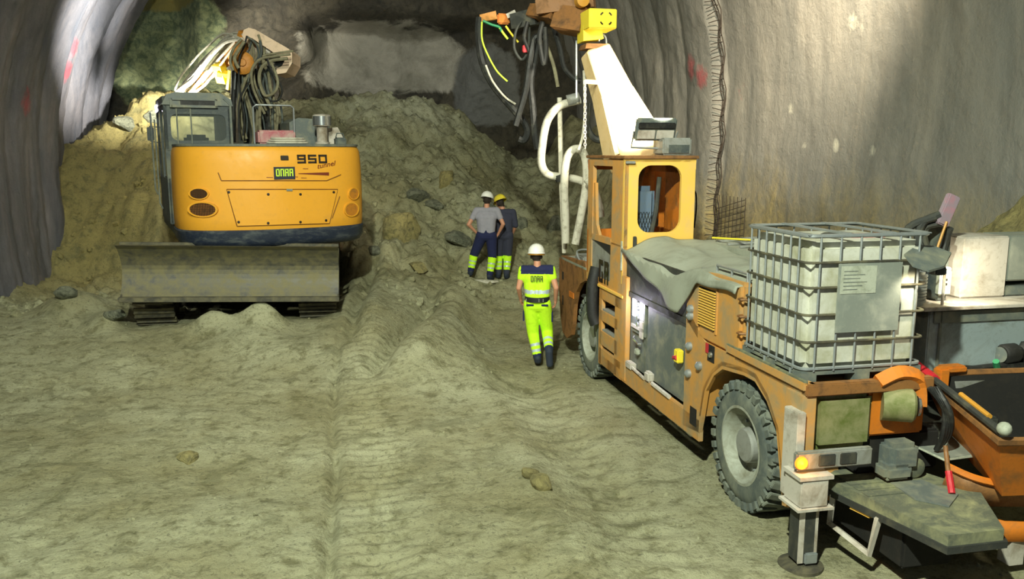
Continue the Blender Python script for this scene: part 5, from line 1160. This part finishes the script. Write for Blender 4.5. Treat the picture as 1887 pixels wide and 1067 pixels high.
def hand_prims(w, e, out, palm_n, curl=.35, k=1.0):
    """wrist w, direction from elbow, thumb side 'out', palm normal; returns palm and five fingers"""
    w = Vector(w); d = (w-Vector(e)).normalized(); t = (Vector(out)-d*Vector(out).dot(d)).normalized(); n = Vector(palm_n); n = (n-d*n.dot(d)-t*n.dot(t)); n = n.normalized() if n.length > .1 else d.cross(t)
    P = [('c', w-d*.02, .026*k, w+d*.03, .027*k), ('c', w+d*.02+t*.022, .016*k, w+d*.085+t*.030, .013*k), ('c', w+d*.02-t*.018, .016*k, w+d*.080-t*.030, .012*k), ('c', w+d*.02, .018*k, w+d*.088, .014*k)]
    for i, (off, L) in enumerate(((.032, .072), (.011, .080), (-.011, .074), (-.031, .058))):
        p = w+d*.085+t*off; a1 = curl*.8+.08*i; a2 = curl*1.9+.1*i
        q = p+(d*math.cos(a1)+n*math.sin(a1))*L*.5; r_ = q+(d*math.cos(a2)+n*math.sin(a2))*L*.5
        P += [('c', p, .0095*k, q, .0088*k), ('c', q, .0088*k, r_, .0075*k)]
    p = w+d*.02+t*.030; q = p+(d*.6+t*.75+n*.2).normalized()*.035; r_ = q+(d*.85+t*.3+n*.35).normalized()*.032
    P += [('c', p, .014*k, q, .011*k), ('c', q, .011*k, r_, .0085*k)]
    return P
def head_prims(c, fw, up=(0, 0, 1)):
    c = Vector(c); f = Vector(fw).normalized(); u = Vector(up); s = f.cross(u).normalized(); u = s.cross(f)
    P = [('e', c+u*.02, (.078, .095, .105), Matrix((s, f, u)).transposed()), ('c', c-u*.03+f*.03, .052, c-u*.075+f*.05, .032), ('c', c+f*.088+u*.0, .010, c+f*.106-u*.022, .014),
         ('c', c+f*.078-u*.052-s*.018, .011, c+f*.078-u*.052+s*.018, .011)]
    for q in (-1, 1): P += [('e', c+s*.080*q-f*.005-u*.01, (.012, .020, .030), Matrix((s, f, u)).transposed()), ('c', c+s*.032*q+f*.078+u*.012, .012, c+s*.034*q+f*.080+u*.012, .011)]
    return P
def helmet(parent, mtx, c, fw, material, band=None, tilt=0):
    c = Vector(c); f = Vector(fw).normalized(); s = f.cross(Vector((0, 0, 1))).normalized(); u = s.cross(f)
    R = Matrix((s, f, u)).transposed().to_4x4(); m = mtx @ Matrix.Translation(c) @ R @ Matrix.Rotation(tilt, 4, 'X')
    mb = MB(m); prof = [(.135, .0), (.134, .03), (.125, .06), (.105, .088), (.075, .105), (.04, .115), (.035, .118)]
    n = 28; vs = []; fs = []; rows = [(.0, .122, .145), (.03, .120, .142), (.06, .112, .132), (.09, .094, .112), (.115, .066, .08), (.13, .03, .036), (.133, .001, .001)]
    for z, rx, ry in rows:
        for k in range(n):
            a = 2*PI*k/n; rid = 1+.035*(abs(math.cos(a)) < .12)*(z > .03); vs.append((rx*math.cos(a)*rid, ry*math.sin(a), z+.004*(abs(math.cos(a)) < .2)))
    for i in range(len(rows)-1):
        for k in range(n): fs.append((i*n+k, i*n+(k+1) % n, (i+1)*n+(k+1) % n, (i+1)*n+k))
    mb.add(vs, fs, True)
    br = []; bf = []
    for k in range(n):
        a = 2*PI*k/n; ex_ = .012+.045*max(0, math.sin(a))**2
        br += [(.120*math.cos(a), .143*math.sin(a), .004), ((.122+.008)*math.cos(a), (.145+ex_)*math.sin(a), -.008), ((.122+.008)*math.cos(a), (.145+ex_)*math.sin(a), -.014), (.116*math.cos(a), .138*math.sin(a), -.004)]
    for k in range(n):
        j = (k+1) % n
        for q in range(4): bf.append((4*k+q, 4*k+(q+1) % 4, 4*j+(q+1) % 4, 4*j+q))
    mb.add(br, bf, True); h = mb.build('helmet', material, parent)
    if band:
        b = MB(m)
        b.tube([(.112*math.cos(a), .128*math.sin(a), -.022) for a in [PI+PI*k/14 for k in range(15)]], .016, 8, flat=.6).build('helmet_band', band, h)
        MB(m).lathe((0, -.118, .055), (0, -1, .5), [(0, 0), (0, .02), (.012, .018), (.012, 0)], 12).build('helmet_knob', M['black'], h)
    return h
def up_by(z0, z1, c): return z0 <= c.z < z1
def worker(name_lbl, pos, head_dir, J, style):
    mt = Matrix.Translation(pos) @ Matrix.Rotation(math.radians(head_dir), 4, 'Z')
    p = empty('person', mt, name_lbl, 'person'); V = Vector; j = {k: V(v) for k, v in J.items() if not isinstance(v, float)}
    B = []
    pel = (j['hl']+j['hr'])/2
    B += [('c', j['hl']+V((0, 0, .0)), .088, j['kl'], .055), ('c', j['kl'], .055, j['al'], .038), ('c', j['hr'], .088, j['kr'], .055), ('c', j['kr'], .055, j['ar'], .038)]
    B += [('c', j['hl']+V((.02, 0, .03)), .10, j['hr']+V((-.02, 0, .03)), .10), ('c', pel+V((-.05, 0, .06)), .105, j['ch']+V((-.06, 0, -.05)), .115), ('c', pel+V((.05, 0, .06)), .105, j['ch']+V((.06, 0, -.05)), .115), ('c', j['ch']+V((-.09, 0, .03)), .10, j['ch']+V((.09, 0, .03)), .10)]
    B += [('c', j['sl'], .06, j['sr'], .06), ('c', j['nk']-V((0, 0, .06)), .062, j['nk']+V((0, .01, .05)), .052)]
    for s in 'lr': B += [('c', j['s'+s], .056, j['e'+s], .040), ('c', j['e'+s], .041, j['w'+s], .026)]
    sl = V((1, 0, 0)); B += hand_prims(j['wl'], j['el'], J.get('thl', (0, 1, 0)), J.get('pnl', (1, 0, 0)), J.get('curl', .4)); B += hand_prims(j['wr'], j['er'], J.get('thr', (0, 1, 0)), J.get('pnr', (-1, 0, 0)), J.get('curl', .4))
    hf = V(J['look']); B += head_prims(j['hd'], hf)
    for s in 'lr':
        toe = j['t'+s]; B += [('c', j['a'+s], .036, toe, .03)]
    hc = j['hd']
    def pk(c):
        if (c-hc).length < .16 and c.z > hc.z-.06 and (c-hc).dot(hf) < .02 and c.z < hc.z+.2: return 1
        return 0
    body = blob('body', B, [M['skin'], M['hair']], p, mt, .0085, pk, 3)
    # trousers
    T = []; bw = .125
    for s in 'lr': T += [('c', j['h'+s], .118, j['k'+s], .088), ('c', j['k'+s], .088, j['a'+s]+(j['k'+s]-j['a'+s])*.12, .066)]
    T += [('c', j['hl']+V((.01, -.01, .03)), .122, j['hr']+V((-.01, -.01, .03)), .122), ('c', pel+V((-.045, 0, .06)), .118, pel+V((-.04, 0, .12)), .112), ('c', pel+V((.045, 0, .06)), .118, pel+V((.04, 0, .12)), .112)]
    def seg_t(c):       # position along the nearer leg, 0 hip .. 1 knee .. 2 ankle
        best = None
        for s in 'lr':
            for a, b, o in ((j['h'+s], j['k'+s], 0), (j['k'+s], j['a'+s], 1)):
                d = b-a; t = max(0, min(1, (c-a).dot(d)/d.length_squared)); q = (c-(a+d*t)).length
                if best is None or q < best[0]: best = (q, o+t, s)
        return best[1], best[2]
    def pt(c):
        t, s = seg_t(c)
        return style['legs'](t, c)
    blob('trousers', T, style['leg_mats'], p, mt, .011, pt, 3)
    # upper garment
    C = [('c', pel+V((-.06, 0, .10)), .118, j['ch']+V((-.07, 0, -.05)), .130), ('c', pel+V((.06, 0, .10)), .118, j['ch']+V((.07, 0, -.05)), .130), ('c', j['ch']+V((-.10, 0, .02)), .118, j['ch']+V((.10, 0, .02)), .118), ('c', j['sl']+V((.02, 0, .0)), .073, j['sr']+V((-.02, 0, 0)), .073)]
    for s in 'lr': C.append(('c', j['s'+s], .074, j['s'+s].lerp(j['e'+s], style['sleeve']), .060))
    blob(style['top_name'], C, style['top_mats'], p, mt, .011, lambda c: style['top'](c, j), 3)
    for s in 'lr':
        a = j['a'+s]; t = j['t'+s]; d = (t-a); back = a-d.normalized()*.055*V((1, 1, .6)).length/1.5
        K = [('c', a+(j['k'+s]-a)*.20, .064, a, .058), ('c', a+V((0, 0, -.03))*.6, .056, t, .052), ('c', a-d.normalized()*.03, .046, t, .043)]
        blob('boot', K, [M['boot']], p, mt, .010)
    helmet(p, mt, j['hd']+V((0, 0, .055)), hf, style['helmet'], style.get('band'), style.get('htilt', -.08))
    return p, mt, j
def ring(parent, mt, a, b, t, r, w_, material, name):
    a, b = Vector(a), Vector(b); c = a.lerp(b, t); d = (b-a).normalized(); MB(mt).lathe(c, d, [(-w_, r-.006), (-w_, r), (w_, r), (w_, r-.006)], 24).build(name, material, parent)
# --- man walking away in hi-vis suit
def legs1(t, c):
    if t > 1.82: return 2
    if 1.42 < t < 1.52 or 1.64 < t < 1.74: return 1
    return 0
def top1(c, j):
    if c.z > 1.385: return 1 if abs(c.x) < .24 else 0
    if 1.10 < c.z < 1.155 and abs(c.x) < .27: return 2
    if abs(c.x) > .235 and c.z > 1.20: return 3 if c.z < 1.29 else 0
    return 0
g0 = G(995, 676); z0_ = gh(g0.x, g0.y)
J1 = dict(hl=(-.085, 0, .90), hr=(.10, 0, .90), kl=(-.06, .05, .50), al=(.02, -.06, .12), tl=(0, 1, 0), kr=(.15, .14, .50), ar=(.19, -.22, .27),
          ch=(.0, .05, 1.28), sl=(-.205, .06, 1.43), sr=(.195, .06, 1.44), nk=(0, .06, 1.50), hd=(-.015, .10, 1.63), el=(-.27, .02, 1.17), wl=(-.25, .17, .98), er=(.28, .0, 1.18), wr=(.27, .12, .97), look=(0, 1, -.15), pnl=(1, 0, 0), pnr=(-1, 0, 0))
J1['t_l'] = (.02, .10, .05)
J1 = dict(J1); J1['tl'] = (.02, .09, .05); J1['tr'] = (.20, -.20, .08)
def fixed_worker(lbl, pos, hd, J, st):
    JJ = dict(J); return worker(lbl, pos, hd, JJ, st)
p1, mt1, j1 = fixed_worker('person walking away in lime hi-vis vest and trousers, beside the machine front wheel', Vector((g0.x-.05, g0.y, z0_)), -4, J1,
    dict(legs=legs1, leg_mats=[M['hivis'], M['reflect'], M['navyc']], top=top1, top_mats=[M['hivis'], M['navyc'], M['reflect'], M['sleeve']], top_name='vest', sleeve=.42, helmet=M['white_helmet'], band=M['oband'], htilt=.05))
MB(mt1).lathe((.005, .005, 1.02), (0, 0, 1), [(-.035, .158), (-.035, .180), (.035, .182), (.035, .158)], 32).build('belt', M['belt'], p1)
bk = MB(mt1)
for x in (-.155, .03, .09): bk.box((x, -.187, 1.0), (x+.014, -.178, 1.045))
bk.build('belt_buckles', M['chrome'], p1)
MB(mt1).box((-.15, -.135, .925), (-.04, -.120, .955), .005).box((.07, -.135, .925), (.17, -.120, .955), .005).build('pocket_flaps', M['navyc'], p1)
MB(mt1).box((-.205, -.05, .68), (-.185, .06, .84), .008).build('side_pocket', M['navyc'], p1)
MB(mt1).box((.215, .0, .66), (.235, .10, .82), .008).build('side_pocket', M['navyc'], p1)
tm = mt1 @ Matrix.Translation((.0, -.098, 1.325)) @ Matrix.Rotation(PI/2-.06, 4, 'X')
seg_digits('DNRR', tm, .036, .085, .010, .010, M['ink'], p1, 'vest_letters')
# --- the two men in front of the heap
def legs2(t, c):
    if t > 1.72: return 0
    if 1.30 < t < 1.37 or 1.52 < t < 1.59: return 2
    if t > 1.02: return 1
    return 0
def pair_pos(px, y):
    x = (px-CX)/F*y; return Vector((x, y, gh(x, y)))
PA = pair_pos(897, 16.55); PB = pair_pos(928, 16.95)
J2 = dict(hl=(-.11, 0, .90), hr=(.09, 0, .90), kl=(-.27, .10, .52), al=(-.34, .06, .17), kr=(.11, .02, .49), ar=(.05, -.05, .10), tl=(-.40, .19, .08), tr=(.09, .10, .045),
          ch=(-.01, .02, 1.27), sl=(-.20, .02, 1.43), sr=(.20, .02, 1.43), nk=(.0, .03, 1.50), hd=(.01, .06, 1.63), el=(-.36, -.10, 1.16), wl=(-.22, .0, 1.00), er=(.33, -.08, 1.17), wr=(.235, .02, .97), look=(.45, 1, -.25), pnl=(1, 0, 0), pnr=(-1, 0, 0), curl=.3)
st2 = dict(legs=legs2, leg_mats=[M['navyc'], M['hivis'], M['reflect']], top=lambda c, j: 0, top_mats=[M['shirt']], top_name='t_shirt', sleeve=.55, helmet=M['white_helmet'])
worker('person in grey t-shirt and white helmet, hands on hips, one leg up on the heap', PA, 0, J2, st2)
J3 = dict(hl=(-.09, 0, .90), hr=(.09, 0, .90), kl=(-.10, .06, .50), al=(-.11, 0, .11), kr=(.09, .05, .50), ar=(.05, -.05, .10), tl=(-.14, .14, .05), tr=(.10, .09, .045),
          ch=(.0, .02, 1.25), sl=(-.19, .04, 1.40), sr=(.19, .0, 1.40), nk=(-.02, .05, 1.47), hd=(-.06, .09, 1.58), el=(-.27, .06, 1.13), wl=(-.2, .25, 1.0), er=(.25, .0, 1.12), wr=(.20, .16, .93), look=(-.6, 1, -.45), pnl=(1, 0, 0), pnr=(-1, 0, 0))
st3 = dict(legs=legs2, leg_mats=[M['slate'], M['hivis'], M['reflect']], top=lambda c, j: 0, top_mats=[M['slate']], top_name='jacket', sleeve=.95, helmet=M['yellow_helmet'])
worker('person in yellow helmet and dark workwear standing behind the man in the grey shirt', PB, 8, J3, st3)
bd = rock_mesh('stone_slab', .22, 71, M['hose_white'], 3, (1.2, .6, .25)); q = pair_pos(895, 16.30); bd.location = q+Vector((0, 0, .02)); tag(bd, 'flat pale slab under the feet of the man in the grey shirt', 'rock')
ro = rock_mesh('boulder', .75, 83, M['boulder'], 4, (1.2, .8, .8)); ro.location = tuple(wall_pt(1925, 440, 6.5)+Vector((.3, .5, -.1))); tag(ro, 'large rounded tan mass against the right wall behind the pale cabinet', 'rock', 'boulders in the muck heap')
